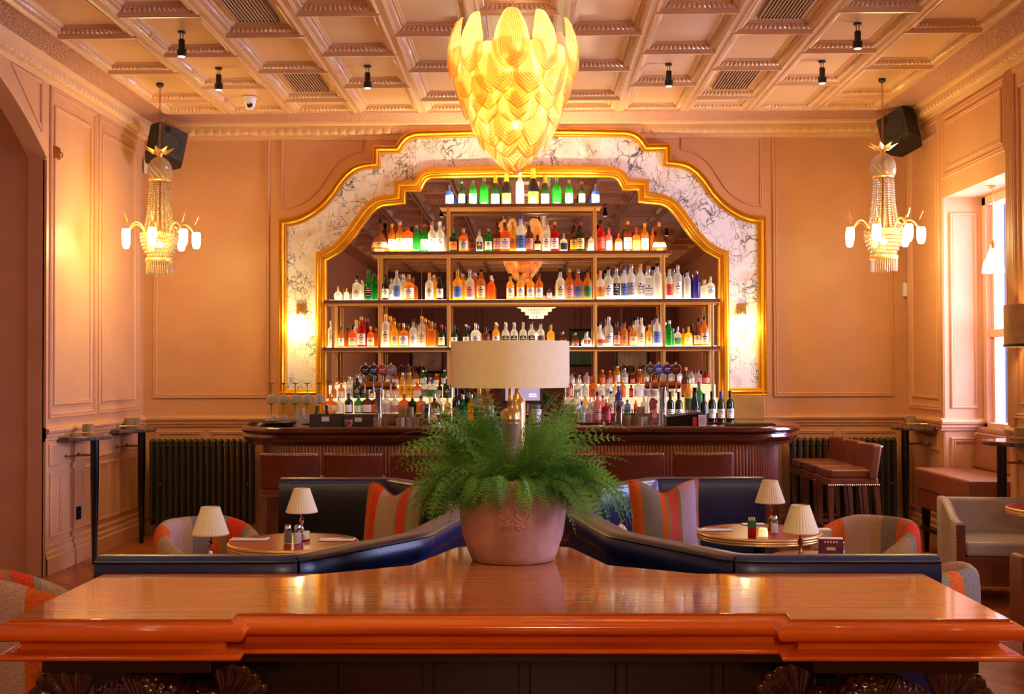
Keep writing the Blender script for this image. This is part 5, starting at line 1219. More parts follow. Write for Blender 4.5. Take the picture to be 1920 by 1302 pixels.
pr = [(-.02,ZT2-.008),(.006,ZT2-.008),(.008,ZT2-.012),(.020,ZT2-.013),(.032,ZT2-.020),(.040,ZT2-.031),(.042,ZT2-.042),(.038,ZT2-.054),(.028,ZT2-.062),(.006,ZT2-.064),(-.018,ZT2-.068),(-.028,ZT2-.082),(-.022,ZT2-.095),(.004,ZT2-.100),(.006,ZT2-.102),(.024,ZT2-.103),(.030,ZT2-.109),(.030,ZT2-.116),(.022,ZT2-.122),(-.01,ZT2-.123),(-.06,ZT2-.124)]
ring = top + [(xl,ybk)]
m = MB(); m.sweep(ring, [(-o,z) for o,z in pr], lambda u,v,d: (u,v,d), True); m.build('moulded_edge', M['mahog_edge'], con, smooth=True, auto=44)
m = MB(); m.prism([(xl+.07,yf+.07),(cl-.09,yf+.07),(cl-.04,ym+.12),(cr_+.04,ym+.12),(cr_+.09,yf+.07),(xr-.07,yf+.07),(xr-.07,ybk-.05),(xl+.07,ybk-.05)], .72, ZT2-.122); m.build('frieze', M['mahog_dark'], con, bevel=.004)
m = MB(); m.box(xl+.32, xr-.32, 4.10, ybk-.05, 0, .72); m.build('rear_plinth_and_shade', M['mahog_dark'], con, bevel=.01)  # dark plinth, widened over the side bays to stand in for shade there
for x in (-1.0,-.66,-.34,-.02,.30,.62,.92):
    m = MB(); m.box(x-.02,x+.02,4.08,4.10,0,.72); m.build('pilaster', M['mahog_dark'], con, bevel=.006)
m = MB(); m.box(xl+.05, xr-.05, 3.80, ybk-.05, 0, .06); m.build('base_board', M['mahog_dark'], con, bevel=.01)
# carved fish supports
def scaled(path, rads, name='carved_fish_body'):
    pts = [Vector(p) for p in path]; L = [0]
    for a, b_ in zip(pts, pts[1:]): L.append(L[-1]+(b_-a).length)
    n = int(L[-1]/.0042); P = []; Rr = []
    def cat(i0, t):
        a = pts[max(i0-1,0)]; b_ = pts[i0]; c = pts[min(i0+1,len(pts)-1)]; d = pts[min(i0+2,len(pts)-1)]
        return .5*((2*b_)+(-a+c)*t+(2*a-5*b_+4*c-d)*t*t+(-a+3*b_-3*c+d)*t**3)
    for k in range(n+1):
        s_ = L[-1]*k/n; i = max(j for j in range(len(pts)-1) if L[j] <= s_+1e-9); t = (s_-L[i])/(L[i+1]-L[i])
        P.append(cat(i,t)); Rr.append(rads[i]+(rads[i+1]-rads[i])*t)
    def rf(k, i):
        v = k*.0042/.021; u = i/88*13; row_ = math.floor(v); fu = (u+(.5 if row_ % 2 else 0)) % 1; fv = v-row_
        dd = sqrt(((fu-.5)*1.1)**2+((fv-.2)*.95)**2); return .97+.20*max(0, .62-dd)**.7
    f = MB(); f.tube(P, Rr, 88, rf=rf); return f
def fan(cx, y, cz_, a0, a1, r, thick=.03):
    f = MB(); n = 40; vs = []; 
    for side in (-1, 1):
        for j in range(7):
            for i in range(n+1):
                a = a0+(a1-a0)*i/n; q = r*(j/6)**.8*(1+.07*abs(sin(pi*i/n*5))*(j/6)); curl = .035*(j/6)**2
                d = thick*.5*(1-.75*j/6)+.012*abs(sin(pi*i/n*5))*sin(pi*min(1,j/6*.9+.05))
                vs.append((cx+q*cos(a), y+side*d-curl, cz_+q*sin(a)))
    m_ = (n+1)*7; fs = []
    for s_ in range(2):
        for j in range(6):
            for i in range(n): a = s_*m_+j*(n+1)+i; fs.append((a,a+1,a+n+2,a+n+1))
    for i in range(n): a = 6*(n+1)+i; fs.append((a,a+1,m_+a+1,m_+a))
    for i in (0,n):
        for j in range(6): a = j*(n+1)+i; fs.append((a,a+n+1,m_+a+n+1,m_+a))
    f.add(vs, fs); return f
for sgn, xa, xb, lb in ((1, xl+.10, cl-.03, 'left'), (-1, xr-.10, cr_+.03, 'right')):
    X = lambda u: xa+(xb-xa)*u
    y = 3.90
    sup = bpy.data.objects.new('carved_support', None); C.objects.link(sup); sup.parent = con
    f = scaled([(X(.06),y,.56),(X(.22),y,.615),(X(.36),y-.01,.645),(X(.50),y-.02,.655),(X(.62),y-.02,.615),(X(.70),y,.52),(X(.66),y+.02,.38),(X(.50),y+.02,.22),(X(.42),y,.10)], [.022,.030,.042,.052,.062,.070,.080,.085,.06]); f.build('fish_body', M['carved'], sup, smooth=True, auto=False)
    f = scaled([(X(.92),y+.07,.56),(X(.80),y+.06,.60),(X(.62),y+.06,.585),(X(.46),y+.07,.50),(X(.34),y+.07,.38),(X(.36),y+.07,.24),(X(.50),y+.07,.12)], [.022,.032,.046,.058,.068,.078,.06]); f.build('fish_body', M['carved'], sup, smooth=True, auto=False)
    f = fan(X(.075), y, .575, radians(62), radians(168) if sgn > 0 else radians(118), .15) if sgn > 0 else fan(X(.075), y, .575, radians(12), radians(118), .15)
    f.build('tail_fin', M['carved'], sup, smooth=True, auto=False)
    f = fan(X(.90), y+.05, .57, radians(20), radians(110), .15) if sgn > 0 else fan(X(.90), y+.05, .57, radians(70), radians(160), .15)
    f.build('tail_fin', M['carved'], sup, smooth=True, auto=False)
    f = MB()
    for i in range(9):
        u = .36+.028*i; f.tube([(X(u), y-.05, .69-.004*i), (X(u+.05), y-.075, .655-.006*i), (X(u+.09), y-.08, .60-.008*i)], [.009,.007,.002], 6)
    f.build('dorsal_fin', M['carved'], sup, smooth=True)

# ================================================================== POT OF FERN
pp = atz(961, 1058, .9); PX_, PY_ = pp.x, 4.86
pot = thing('potted_fern', 'full green fern in a terracotta pot standing on the mahogany console', 'potted plant', (PX_, PY_, ZT2+.001))
prf = [(.155,0),(.162,.004),(.175,.03),(.198,.10),(.209,.17),(.213,.24),(.210,.285),(.203,.30),(.205,.315),(.200,.325),(.188,.322),(.186,.29)]
f = MB(); f.lathe(prf+[(.0001,.27)], 60); f.build('pot', M['terracotta'], pot, smooth=True)
f = MB()   # moulded palmette on the front
def onpot(x, z):
    r = None
    for (ra, za), (rb, zb_) in zip(prf, prf[1:]):
        if za <= z <= zb_: r = ra+(rb-ra)*(z-za)/(zb_-za); break
    r = r or .2; return (x, -sqrt(r*r-x*x)-.001, z)
for sg in (-1,1):
    for curve in ([(.005,.235),(.02,.215),(.012,.195),(.035,.180),(.055,.195),(.05,.215),(.038,.21)],[(.0,.165),(.02,.155),(.045,.160),(.06,.175),(.066,.195)],[(.0,.19),(.012,.178),(.022,.170),(.012,.160),(.0,.168)],[(.008,.25),(.03,.245),(.045,.232),(.05,.225)],[(.035,.150),(.05,.152),(.062,.162)],[(.02,.148),(.03,.143),(.042,.144)]):
        f.tube([onpot(sg*x, z) for x, z in curve], [.0055]*(len(curve)-1)+[.003], 6)
f.tube([onpot(0,.165),onpot(0,.15),onpot(0,.135)], [.007,.006,.002], 6)
f.build('palmette_relief', M['terracotta'], pot, smooth=True)
rf_ = random.Random(5)
def frond(f, base, dirv, length, droop, wid):
    wid *= min(1, length/.27)
    n = 17; P = []; T = []; tw = rf_.uniform(-.9,.9)
    d = Vector(dirv).normalized(); p = Vector(base); step = length/n
    for k in range(n+1):
        P.append(p.copy()); T.append(d.copy()); p = p+d*step; d = (d+Vector((0,0,-droop*(.35+k/n)))).normalized()
    f.tube(P, [.0028*(1-.8*k/n) for k in range(n+1)], 4)
    for k in range(2, n+1):
        side = T[k].cross(Vector((0,0,1)))
        if side.length < .05: side = Vector((1,0,0))
        side.normalize(); side = (Matrix.Rotation(tw, 3, T[k]) @ side); up = side.cross(T[k]).normalized(); u = k/n
        ln = wid*sin(pi*min(1,u*.93+.05))**.7*(1.05-.45*u)
        for sg in (-1,1):
            q = (side*sg*.9+T[k]*.45+up*rf_.uniform(-.12,.18)).normalized(); cr2 = q.cross(up).normalized()
            nn = 6
            for i in range(1, nn):
                c = P[k]+q*ln*i/nn+Vector((0,0,-.10*ln*(i/nn)**2)); s_ = ln*.21*(1-.5*i/nn)
                for s2 in (-1,1):
                    a = c; b_ = c+cr2*s2*s_+q*s_*.35; w2 = q*s_*.5
                    f.add([a-w2*.5, b_-w2*.2+up*.001, b_+w2*.9, a+w2*.7], [(0,1,2,3)])
            c = P[k]+q*ln; f.add([c-q*ln*.2-cr2*.003, c-q*ln*.2+cr2*.003, c], [(0,1,2)])
f = MB()
for i in range(330):
    a = rf_.uniform(0, 2*pi); el = rf_.uniform(-.1, 1.5); r0 = rf_.uniform(.02,.15)
    L = rf_.uniform(.26,.42)*(.62 if (el < .5 and abs(a-1.5*pi) < .8) else 1.0)
    if abs(cos(a)) < .5 and el > .4: L *= .42
    elif el > .8: L *= 1.12
    frond(f, (r0*cos(a), r0*sin(a), .29), (cos(a)*cos(el), sin(a)*cos(el), sin(el)+.12), L, rf_.uniform(.08,.17), rf_.uniform(.042,.066))
for i in range(110):
    a = rf_.uniform(0, 2*pi); frond(f, (.16*cos(a), .16*sin(a), .325), (cos(a), sin(a), rf_.uniform(.1,.5)), rf_.uniform(.22,.34)*(.66 if abs(a-1.5*pi) < .75 else 1), rf_.uniform(.16,.26), rf_.uniform(.045,.062))
for i in range(10):
    a = rf_.uniform(-.9, .5); frond(f, (.15*cos(a), .15*sin(a), .30), (cos(a), sin(a), .5), rf_.uniform(.38,.48), .20, .07)
q = f.build('fern_fronds', M['fern'], pot); q['kind'] = 'stuff'
f = MB(); f.lathe([(.185,.285),(.10,.30),(.0001,.31)], 24); f.build('soil', mat('potting_soil',(44,28,18),.95), pot)

# ---------------------------------------------------------------- big drum lamp behind the fern
lp = aty(957, 760, 5.16); lz = ZT2+.001
lamp = thing('drum_table_lamp', 'table lamp with wide cream drum shade rising behind the fern', 'lamp', (lp.x, 5.16, lz))
zt_, zb_ = aty(957,641,5.16).z-lz, aty(957,727,5.16).z-lz
rs = (aty(1068,690,5.16).x-aty(846,690,5.16).x)/2
f = MB(); f.lathe([(rs,zb_),(rs,zt_),(rs-.004,zt_),(rs-.004,zb_),(rs,zb_)], 56, caps=False); sh = f.build('lamp_shade', M['linen'], lamp, smooth=True)
f = MB(); [f.tube([(0,0,zt_-.02),(rs*cos(a),rs*sin(a),zt_-.02)], .003, 6) for a in (0,2*pi/3,4*pi/3)]; f.build('spider', M['brass'], sh)
f = MB(); f.lathe([(.07,0),(.07,.012),(.03,.02)], 30); f.build('base', M['brass'], lamp, smooth=True)
f = MB(); za_ = aty(960,765,5.16).z-lz; f.lathe([(.040,.02),(.040,za_-.06)], 28); f.build('glass_column', glass('smoked_glass',(200,180,150),.5,.05,.3), lamp, smooth=True)
f = MB(); f.lathe([(.0405,za_-.065),(.0405,za_-.05),(.042,za_-.048),(.0405,za_-.044),(.042,za_-.038),(.0405,za_-.034),(.040,za_-.02),(.030,za_-.006),(.012,za_),(.012,za_+.02),(.017,za_+.028),(.010,za_+.036),(.007,zt_-.02)], 28); f.build('brass_neck', M['brass'], lamp, smooth=True)
f = MB(); c2 = .028; f.lathe([(.036,.02),(.036,za_+.0),(.034,za_+.03),(.012,za_+.055),(.010,za_+.08),(.015,za_+.09),(.006,za_+.10)], 28, (c2,.05,0)); f.build('rear_bottle', M['brass'], lamp, smooth=True)

# ================================================================== BOOTHS
def offset(path, d):
    n = len(path); out_ = []
    for k in range(n):
        p = Vector(path[k]); d1 = (p-Vector(path[k-1])).normalized() if k else None; d2 = (Vector(path[k+1])-p).normalized() if k < n-1 else None
        d1 = d1 or d2; d2 = d2 or d1; n1 = Vector((-d1.y,d1.x)); n2 = Vector((-d2.y,d2.x)); q = (n1+n2).normalized(); out_.append(p+q*(d/max(.4,q.dot(n1))))
    return out_
def smooth_path(path, r=.18, n=5):
    out_ = [Vector(path[0])]
    for a, b_, c in zip(path, path[1:], path[2:]):
        a, b_, c = Vector(a), Vector(b_), Vector(c); q = min(r, (b_-a).length*.4, (c-b_).length*.4)
        p0 = b_+(a-b_).normalized()*q; p1 = b_+(c-b_).normalized()*q
        for i in range(n+1): t = i/n; out_.append((1-t)**2*p0+2*t*(1-t)*b_+t*t*p1)
    out_.append(Vector(path[-1])); return out_
HB = .935
def booth(sg, lb, mout, min_):
    t = thing('booth_sofa', lb, 'booth', (0,0,0), 0, 'curved leather booths behind the console')
    # near end runs along the console, then swings away; listed from near end to far end
    P = [(-1.66,4.66),(-.88,4.66),(-.46,5.36),(-.30,6.30),(-.42,7.42),(-.88,8.12),(-1.64,8.12)]
    if sg > 0: P = [(2*-.07-x+.03, y) for x, y in P]
    side = 1 if sg < 0 else -1        # +: interior lies to the left of the direction of travel
    sp = smooth_path(P, .09, 4)
    def cap_strip(i0, i1, name, mt):
        pass
    f = MB(); path = [tuple(v) for v in sp]
    prof_ = [(0,.06),(0,HB-.10),(side*.10,HB-.10),(side*.10,.06)]
    f.sweep(path, prof_+[prof_[0]], lambda u,v,d: (u,v,d)); n = len(prof_)+1
    f.build('outer_back', mout, t, smooth=True)
    # padded top roll in three lengths
    cuts = [(0, 3), (3, len(sp)-4), (len(sp)-4, len(sp)-1)]
    roll = [(-.012,HB-.10),(-.02,HB-.07),(-.015,HB-.02),(.0,HB),(.035,HB+.008),(.085,HB+.004),(.104,HB-.006),(.108,HB-.02),(.104,HB-.10),(-.012,HB-.10)]
    for i0, i1 in cuts:
        seg = [tuple(v) for v in sp[i0:i1+1]]
        a, b_ = Vector(seg[0]), Vector(seg[1]); seg[0] = tuple(a+(b_-a).normalized()*.006)
        f = MB(); o = f.sweep(seg, [(side*x, z) for x, z in roll], lambda u,v,d: (u,v,d)); k = len(roll)
        f.F.append(tuple(range(k-1))); f.F.append(tuple(range((len(seg)-1)*k, (len(seg)-1)*k+k-1)))
        f.build('back_roll', mout, t, smooth=True, auto=50)
        f = MB(); pi_ = offset([Vector(q) for q in seg], side*.0); f.tube([(v.x-0, v.y, HB-.012) for v in offset([Vector(q) for q in seg], -side*.016)], .005, 6); f.build('piping', M['leather_blk'], t, smooth=True)
    f = MB(); f.sweep(path, [(side*.10,.44),(side*.116,.50),(side*.118,.80),(side*.112,HB-.03),(side*.10,HB-.012)], lambda u,v,d: (u,v,d)); f.build('inner_back', min_, t, smooth=True)
    f = MB(); s_in = [tuple(v) for v in offset(sp, side*.10)]
    f.sweep(path, [(side*.10,.08),(side*.10,.45),(side*.48,.46),(side*.53,.42),(side*.53,.10)], lambda u,v,d: (u,v,d)); k = 5
    L_ = len(path); f.F.append(tuple(range(k))); f.F.append(tuple(range((L_-1)*k,(L_-1)*k+k)))
    f.build('seat', mout, t, smooth=True)
    for x, y in (path[0], path[-1]):
        yy = y-.0; f = MB(); s2 = 1 if y < 6 else -1; xx = x if sg < 0 else x
        f.add([(xx,yy,.06),(xx,yy+s2*.10,.06),(xx,yy+s2*.10,HB-.10),(xx,yy,HB-.10)], [(0,1,2,3)])
        f.build('end_panel', mout, t)
    for x, y in ((P[0][0]*.96,4.72),(P[-1][0]*.96,8.05),(P[0][0]*.96,5.15),(P[-1][0]*.96,7.62)):
        f = MB(); f.lathe([(.018,0),(.025,.10)], 10, (x,y,0)); f.build('foot', M['mahog_dark'], t)
    return t
booth(-1, 'navy-black leather U-shaped booth left of the fern', M['leather_blue'], M['leather_blk'])
booth(1, 'midnight blue leather U-shaped booth right of the fern', M['leather_blue'], M['leather_blue'])

# cushions
def cushion(loc, w_, h, th, rot, mt, lb, chop=.12):
    t = thing('scatter_cushion', lb, 'cushion', loc); t.rotation_euler = rot
    f = MB(); nu = nv = 22; uv = []
    vs = []; fs = []
    for sd in (-1,1):
        for j in range(nv+1):
            for i in range(nu+1):
                u = i/nu*2-1; v = j/nv*2-1
                ed = (1-abs(u)**3.0)*(1-abs(v)**3.0); px_ = u*(1-.07*(1-v*v)); pz = v*(1-.07*(1-u*u))
                if v > 0: pz -= chop*2*v*math.exp(-(u/.42)**2)
                d = th/2*max(0, ed)**.55
                if v > .0: d *= 1-.35*v*math.exp(-(u/.35)**2)
                vs.append((px_*w_/2, sd*d, h/2+pz*h/2)); uv.append((i/nu, j/nv))
    n1 = (nu+1)*(nv+1)
    for s_ in range(2):
        for j in range(nv):
            for i in range(nu): a = s_*n1+j*(nu+1)+i; fs.append((a,a+1,a+nu+2,a+nu+1))
    f.add(vs, fs); f.build('cover', mt, t, smooth=True, uv=uv, auto=False)
    f = MB(); rim = []
    for k in range(nu): rim.append(vs[k])
    for k in range(nv): rim.append(vs[k*(nu+1)+nu])
    for k in range(nu): rim.append(vs[nv*(nu+1)+nu-k])
    for k in range(nv): rim.append(vs[(nv-k)*(nu+1)])
    f.tube(rim, .0045, 6, closed=True); f.build('seam_piping', M['leather_brn'] if mt is not M['weave_p'] else mt, t, smooth=True)
    return t
p = aty(728, 1010, 7.25); cushion((p.x, 7.25, .46), .40, .53, .19, (radians(-9),0,radians(-28)), M['weave_o'], 'orange and tan striped cushion propped in the left booth')
p = aty(1252, 1010, 7.25); cushion((p.x, 7.25, .46), .43, .54, .18, (radians(-9),0,radians(10)), M['weave_p'], 'pink, orange and grey striped cushion propped in the right booth')
p = aty(1163, 1010, 6.55); cushion((p.x+.02, 6.55, .46), .30, .36, .14, (radians(-8),radians(-14),radians(40)), M['weave_z'], 'cream cushion with dark stripes low in the right booth')

# ================================================================== CAFE TABLES AND THEIR THINGS
def cafe_table(x, y, lb, r=.335):
    t = thing('cafe_table', lb, 'table', (x, y, 0), 0, 'round red topped tables with brass rims')
    f = MB(); f.lathe([(r-.004,.742),(r-.004,.75),(.0001,.75)], 60); f.build('table_top', M['red_top'], t)
    f = MB(); f.lathe([(r-.004,.7515),(r+.002,.7515),(r+.008,.745),(r+.008,.738),(r+.003,.735),(r+.008,.731),(r+.008,.724),(r+.003,.721),(r+.006,.717),(r+.004,.711),(r-.02,.708),(.0001,.708)], 60, caps=False); f.build('brass_rim', M['brass'], t, smooth=True, auto=60)
    f = MB(); f.lathe([(.036,.03),(.036,.66),(.06,.70),(.12,.708)], 20); f.build('pedestal', M['black_gloss'], t, smooth=True)
    f = MB(); f.lathe([(.20,0),(.21,.01),(.19,.022),(.06,.035),(.036,.05)], 30); f.build('base', M['black_gloss'], t, smooth=True)
    return t
TL = atz(550, 1016, .75); TR = atz(1420, 997, .75)
T1 = (TL.x, TL.y); T2 = (TR.x+.01, TR.y); T3 = (atz(400,1060,.75).x, 5.62); T4 = (atz(1497,1060,.75).x, 5.66)
cafe_table(*T1, 'round red brass-rimmed table in the left booth with two shakers'); cafe_table(*T2, 'round red brass-rimmed table in the right booth beside the orange candle')
cafe_table(*T3, 'round brass-rimmed table left of the left booth, hidden behind its roll'); cafe_table(*T4, 'round red table nearest the console in the right booth')
ta = atx(1888, 953, 3.1); T5 = (3.42, 7.95); cafe_table(*T5, 'round red brass-rimmed table at the right edge by the pale armchair')
def table_lamp(x, y, lb):
    t = thing('small_table_lamp', lb, 'lamp', (x, y, .7515), 0, 'small pleated lamps on the cafe tables')
    f = MB(); n = 96; f.lathe([(.082,.150),(.042,.270)], n, caps=False, rf=lambda a,z: 1+.030*cos(32*a)); s_ = f.build('lamp_shade', M['shade'], t, smooth=True, auto=False)
    f = MB(); f.lathe([(.0825,.146),(.0845,.152),(.0825,.157)], 40, caps=False); f.build('lower_binding', M['shade'], s_, smooth=True); f = MB(); f.lathe([(.041,.266),(.044,.270),(.041,.274)], 30, caps=False); f.build('upper_binding', M['shade'], s_, smooth=True)
    f = MB(); f.lathe([(.040,0),(.042,.006),(.020,.014),(.010,.022),(.008,.045),(.014,.055),(.008,.062),(.007,.085),(.013,.098),(.013,.112),(.006,.12),(.005,.18)], 20); f.build('stem', M['chrome'] if x < 0 else M['brass_dark'], t, smooth=True)
    f = MB(); f.lathe([(.030,.140),(.032,.143),(.030,.146),(.0001,.146)], 20); f.build('cap_plate', M['brass_dark'], t)
    return t
l1 = table_lamp(T1[0]+.035, T1[1]+.05, 'pleated cream lamp on the round table in the left booth')
l2 = table_lamp(T3[0], T3[1], 'pleated cream lamp left of the left booth, in front of the striped chair')
l3 = table_lamp(aty(1444,960,T2[1]+.10).x, T2[1]+.10, 'pleated cream lamp on the right booth table by the salt shaker')
l4 = table_lamp(T4[0]+.01, T4[1], 'pleated cream lamp on the right table nearest the console')
def shaker_(x, y, fill, lb):
    t = thing('salt_shaker' if fill else 'pepper_shaker', lb, 'shaker', (x, y, .7515), 0, 'glass salt and pepper shakers')
    f = MB(); f.lathe([(.019,0),(.021,.004),(.021,.060),(.016,.074)], 20, caps=False, rf=lambda a,z: 1+.02*cos(8*a)); f.build('glass_body', M['clear'], t, smooth=True)
    f = MB(); f.lathe([(.018,.003),(.018,.052),(.0001,.056)], 16); f.build('filling', mat('salt',(240,232,224),.8) if fill else mat('pepper',(120,84,56),.9, noise=.4, nscale=300), t)
    f = MB(); f.lathe([(.0175,.072),(.0175,.088),(.013,.096),(.0001,.098)], 20); f.build('cap', M['chrome'], t, smooth=True)
p = atz(540,1020,.75); shaker_(p.x, p.y, 0, 'glass pepper shaker on the left booth table'); p = atz(558,1020,.75); shaker_(p.x, p.y, 1, 'glass salt shaker on the left booth table')
p = atz(1452,1001,.75); shaker_(p.x, p.y, 1, 'glass salt shaker on the right booth table beside candle')
p = atz(1579,1048,.75); shaker_(aty(1579,1030,5.72).x, 5.75, 1, 'glass shaker behind the menu block at right')
def napkin(px, py, w_, d, rz, lb, cut=True):
    p = atz(px, py, .752); t = thing('napkin', lb, 'napkin', (p.x, p.y, .7518), rz, 'folded napkins with cutlery')
    f = MB(); f.box(-w_/2,w_/2,-d/2,d/2,0,.003); f.box(-w_/2+.004,w_/2,-d/2+.003,d/2,.003,.006); f.build('cloth', M['paper'], t, bevel=.001)
    if cut:
        q = thing('table_knife', 'steel knife lying on the '+lb.replace('white napkin','napkin'), 'cutlery', (p.x, p.y, .7582), rz+.05, 'cutlery laid on the napkins')
        f = MB(); f.box(-.085,.0,-.0035,.0035,0,.003); f.build('handle', M['steel'], q, bevel=.001); f = MB(); f.prism([(0,-.006),(.075,-.006),(.09,0),(.075,.005),(0,.004)], 0, .0015); f.build('blade', M['chrome'], q)
        q = thing('table_fork', 'steel fork lying on the '+lb.replace('white napkin','napkin'), 'cutlery', (p.x, p.y+.02, .7582), rz-.04, 'cutlery laid on the napkins')
        f = MB(); f.box(-.085,.035,-.003,.003,0,.003); f.build('handle', M['steel'], q, bevel=.001); f = MB(); [f.box(.035,.085,-.009+.0055*i,-.0065+.0055*i,.001,.003) for i in range(4)]; f.box(.03,.045,-.009,.010,.001,.003); f.build('tines', M['chrome'], q)
napkin(468,1012,.20,.085,0,'white napkin on the left side of left booth table'); napkin(632,1013,.19,.085,0,'white napkin on the right side of left booth table')
napkin(1339,994,.19,.085,.05,'white napkin on the left side of right booth table'); napkin(1412,984,.13,.07,.0,'white napkin behind the flower block, right booth table', False)
napkin(1535,994,.13,.07,.0,'white napkin at the right edge of right booth table', False)
p = atz(570,1012,.75); t = thing('place_card', 'small folded white card behind the salt on the left table', 'card', (p.x, p.y, .7515)); f = MB(); f.add([(-.03,-.015,0),(.03,-.015,0),(.03,0,.045),(-.03,0,.045),(-.03,.015,0),(.03,.015,0)], [(0,1,2,3),(3,2,5,4)]); f.build('card', M['paper'], t); f = MB(); f.add([(-.015,-.0105,.015),(.015,-.0105,.015),(.015,-.0095,.018),(-.015,-.0095,.018)],[(0,1,2,3)]); f.build('print', LB['grey'], t)
p = atz(1410,1006,.75); t = thing('flower_block', 'small red and green block holder with thin upright stems, right table', 'table decoration', (p.x, p.y, .7515))
f = MB(); f.box(-.02,.02,-.02,.02,0,.045); f.build('red_block', M['red_top'], t, bevel=.002); f = MB(); f.box(-.02,.02,-.02,.02,.045,.085); f.build('green_block', mat('moss_green',(30,96,40),.6), t, bevel=.002)
f = MB(); f.tube([(-.006,0,.085),(-.008,0,.30)], .0022, 6); f.tube([(.008,0,.085),(.010,.0,.28)], .0015, 6); f.build('stem', M['black'], t)
f = MB(); [f.box(-.018+.012*i,-.010+.012*i,-.018,.01,.085,.10) for i in range(3)]; f.build('yellow_tag', mat('yellow_card',(226,190,90),.6), t)
p = atz(1431,1007,.75); t = thing('candle_holder', 'small orange glass candle holder on the right booth table', 'candle', (p.x, p.y, .7515)); f = MB(); f.lathe([(.026,0),(.026,.004),(.022,.045),(.020,.045),(.023,.006),(.0001,.006)], 22); f.build('glass_cup', emis('amber_votive',(1,.42,.08),.9), t, smooth=True)
f = MB(); f.lathe([(.018,.006),(.018,.028),(.0001,.028)], 16); f.build('candle', M['paper'], t)
p = aty(1556, 1040, 5.72); t = thing('menu_block', 'dark printed menu booklets standing in a block, right table', 'menu', (p.x, 5.70, .7515), radians(-8))
f = MB(); f.box(-.055,.055,-.002,.04,0,.115); f.build('booklet_stack', M['paper'], t, bevel=.002)
f = MB(); f.box(-.056,.056,-.005,-.002,0,.112); q = f.build('cover', mat('menu_cover',(84,28,36),.4, noise=.5, nscale=26), t)
f = MB(); [f.box(-.03+.013*i,-.022+.013*i,-.0065,-.005,.094,.104) for i in range(5)]; f.box(-.045,.045,-.0065,-.005,.030,.034); f.box(-.02,.02,-.0065,-.005,.06,.075); f.build('cover_print', LB['pink'], q)

# ================================================================== STRIPED TUB CHAIRS
def tub_chair(lb):
    """opens towards -Y"""
    t = thing('tub_chair', lb, 'armchair', (0,0,0), 0, 'striped wool tub chairs')
    A = radians(128); nA = 48
    def hgt(a): u = abs(a)/A; return .78-.17*max(0,(u-.30)/.70)**1.6
    sec = [('o',.14),('o',.30),('o',.50),('o',-.06),('o2',-.02),('t',0),('i2',-.02),('i',-.06),('i',.50),('i',.40)]
    vs = []; uv = []; k = len(sec)
    for i in range(nA+1):
        a = -A+2*A*i/nA; h = hgt(a); R1 = .305-.012*cos(2*a)
        for kk, z in sec:
            zz = h+z if z <= 0 else min(z, h-.08)
            R_ = {'o':R1,'o2':R1-.012,'t':R1-.05,'i2':R1-.088,'i':R1-.10}[kk]
            if kk == 't': zz = h+.004
            if kk == 'o' and z > 0: R_ -= .05*(1-(zz-.14)/.4)**2 if zz < .54 else 0
            vs.append((R_*sin(a), R_*cos(a)*1.04, zz)); uv.append((i/nA, zz))
    fs = [(i*k+j, i*k+j+1, (i+1)*k+j+1, (i+1)*k+j) for i in range(nA) for j in range(k-1)]
    fs += [(i*k+k-1, i*k, (i+1)*k, (i+1)*k+k-1) for i in range(nA)]
    fs.append(tuple(range(k))); fs.append(tuple(nA*k+j for j in range(k)))
    f = MB(); f.add(vs, fs); b_ = f.build('tub_back', M['weave'], t, smooth=True, uv=uv, auto=False)
    s2 = b_.modifiers.new('soften', 'SUBSURF'); s2.levels = 1; s2.render_levels = 1
    f = MB()
    for e, sg in ((0,-1),(nA,1)):
        a = -A+2*A*e/nA; h = hgt(a); pts = []
        for kk, z in sec[1:-1]:
            zz = h+z if z <= 0 else min(z, h-.08); R_ = {'o':.305,'o2':.293,'t':.255,'i2':.217,'i':.205}[kk]
            pts.append(((R_)*sin(a), R_*cos(a)*1.04-.006, zz))
        f.tube(pts, .006, 6)
    f.build('arm_piping', M['weave'], t, smooth=True)
    f = MB(); pts = [(.235*sin(a), .24*cos(a)) for a in [radians(-125)+radians(250)*i/24 for i in range(25)]] + [(.17,-.27),(-.17,-.27)]
    f.prism(pts, .33, .45); m_ = f.build('seat_cushion', M['weave'], t, bevel=.03, bseg=3)
    f = MB(); f.prism([(x*1.08,y*1.04) for x,y in pts], .14, .33); f.build('seat_base', mat('tan_wool',(176,142,100),.9,bump=.2,bscale=200), t, bevel=.01)
    for x, y in ((-.2,-.18),(.2,-.18),(-.17,.2),(.17,.2)):
        f = MB(); f.lathe([(.012,0),(.020,.15)], 12, (x,y,0)); f.build('leg', M['legwood'], t)
    return t
p = aty(392, 1000, 7.15); c0 = tub_chair('striped orange and grey tub chair left of the left booth'); c0.location = (p.x, 7.15, 0); c0.rotation_euler.z = radians(38)
p = aty(1620, 1000, 7.15); dup(c0, (p.x, 7.15, 0), radians(-48), 'striped orange and pink tub chair behind the menu block, right of booth')
dup(c0, (-2.10, 5.35, 0), radians(120), 'striped tub chair at the left edge beside the console')
dup(c0, (1.70, 5.56, 0), radians(-120), 'striped tub chair right of the console, lit pale blue by daylight')
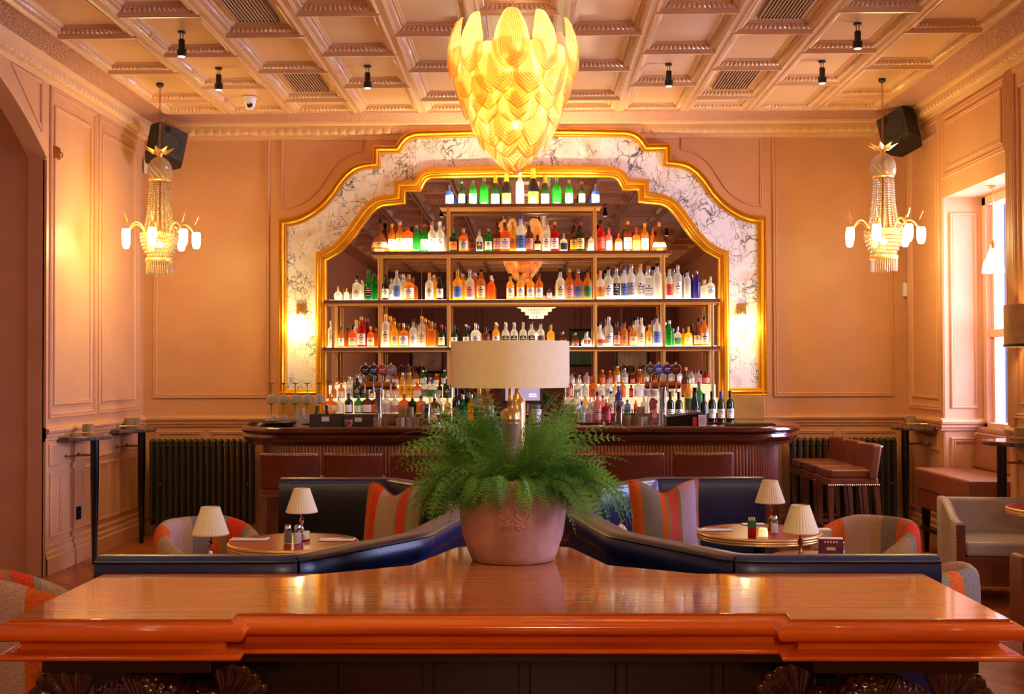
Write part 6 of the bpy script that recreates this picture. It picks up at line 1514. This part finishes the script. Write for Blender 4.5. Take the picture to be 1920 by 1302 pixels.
# low upholstered stool behind the right booth's near table
p = aty(1487, 1030, 6.35); t = thing('round_ottoman', 'low rosy brown upholstered round seat behind the right near lamp', 'ottoman', (p.x+.08, 6.35, 0))
f = MB(); f.lathe([(.20,.10),(.21,.60),(.20,.64)], 36); f.build('drum', M['leather_tan'], t, smooth=True); f = MB(); f.lathe([(.21,.64),(.225,.652),(.222,.672),(.18,.69),(.0001,.70)], 36, caps=False); f.build('seat_pad', mat('rosy_leather',(180,112,92),.45), t, smooth=True)
for a in range(4): f = MB(); f.lathe([(.012,0),(.018,.11)], 10, (.14*cos(a*pi/2+.8),.14*sin(a*pi/2+.8),0)); f.build('foot', M['mahog_dark'], t)

# ================================================================== PALE LEATHER ARMCHAIR
def armchair(x, y, rz, lb, mi, mo):
    t = thing('leather_armchair', lb, 'armchair', (x, y, 0), rz); t.scale = (.93,.93,.92)
    # scooped arms rising to the back; opens towards -Y
    for sg, nm_ in ((-1,'arm_panel'),(1,'arm_panel')):
        vs = []; n = 18
        for i in range(n+1):
            u = i/n; yy = -.36+.72*u; top_ = .62+.13*(.5-.5*cos(pi*min(1,max(0,(u-.12)/.75)))); xx = sg*(.37-.02*u)
            for dx in (-.035,.035): vs += [(xx+dx,yy,.16),(xx+dx,yy,top_-.015),(xx+dx*.5,yy,top_)]
        fs = []
        for i in range(n):
            a = i*6; b_ = a+6
            fs += [(a,a+1,b_+1,b_),(a+1,a+2,b_+2,b_+1),(a+2,a+5,b_+5,b_+2),(a+5,a+4,b_+4,b_+5),(a+4,a+3,b_+3,b_+4),(a,a+3,b_+3,b_)]
        fs += [(0,1,2,5,4,3), tuple(n*6+j for j in (0,1,2,5,4,3))]
        f = MB(); f.add(vs, fs); ap = f.build(nm_, mi, t, smooth=True, auto=50)
        f = MB(); [f.sphere((sg*.372+dx, -.363, .19+.027*i), .005, 6, 4) for i in range(15) for dx in (-.03,.03)]; f.build('stud_trim', M['stud'], ap, smooth=True)
        f = MB(); f.box(sg*.37-.034, sg*.37+.034, -.366, -.36, .16, .60); f.build('arm_front', mo, ap)
    f = MB(); f.prism(rrect(-.36,.36,.27,.37,.04), .16, .745); f.build('backrest', mi, t, bevel=.03, bseg=3)
    f = MB(); f.box(-.33,.33,-.37,.28,.36,.47); f.build('seat_cushion', mi, t, bevel=.03, bseg=3)
    f = MB(); f.box(-.34,.34,-.36,.30,.14,.36); f.build('seat_base', mo, t, bevel=.01)
    f = MB(); [f.sphere((-.32+.0213*i,-.364,.155), .005, 6, 4) for i in range(31)]; f.build('base_studs', M['stud'], t, smooth=True)
    for x_, y_ in ((-.33,-.32),(.33,-.32),(-.33,.32),(.33,.32)): f = MB(); f.lathe([(.012,0),(.022,.15)], 12, (x_,y_,0)); f.build('leg', M['mahog_dark'], t)
armchair(3.39, 8.95, radians(-6), 'pale grey leather armchair with scooped arms at the right edge', M['leather_cream'], M['leather_brn'])
armchair(3.18, 6.90, radians(180), 'brown leather armchair cut off by the right edge of view', M['leather_brn'], M['leather_brn'])
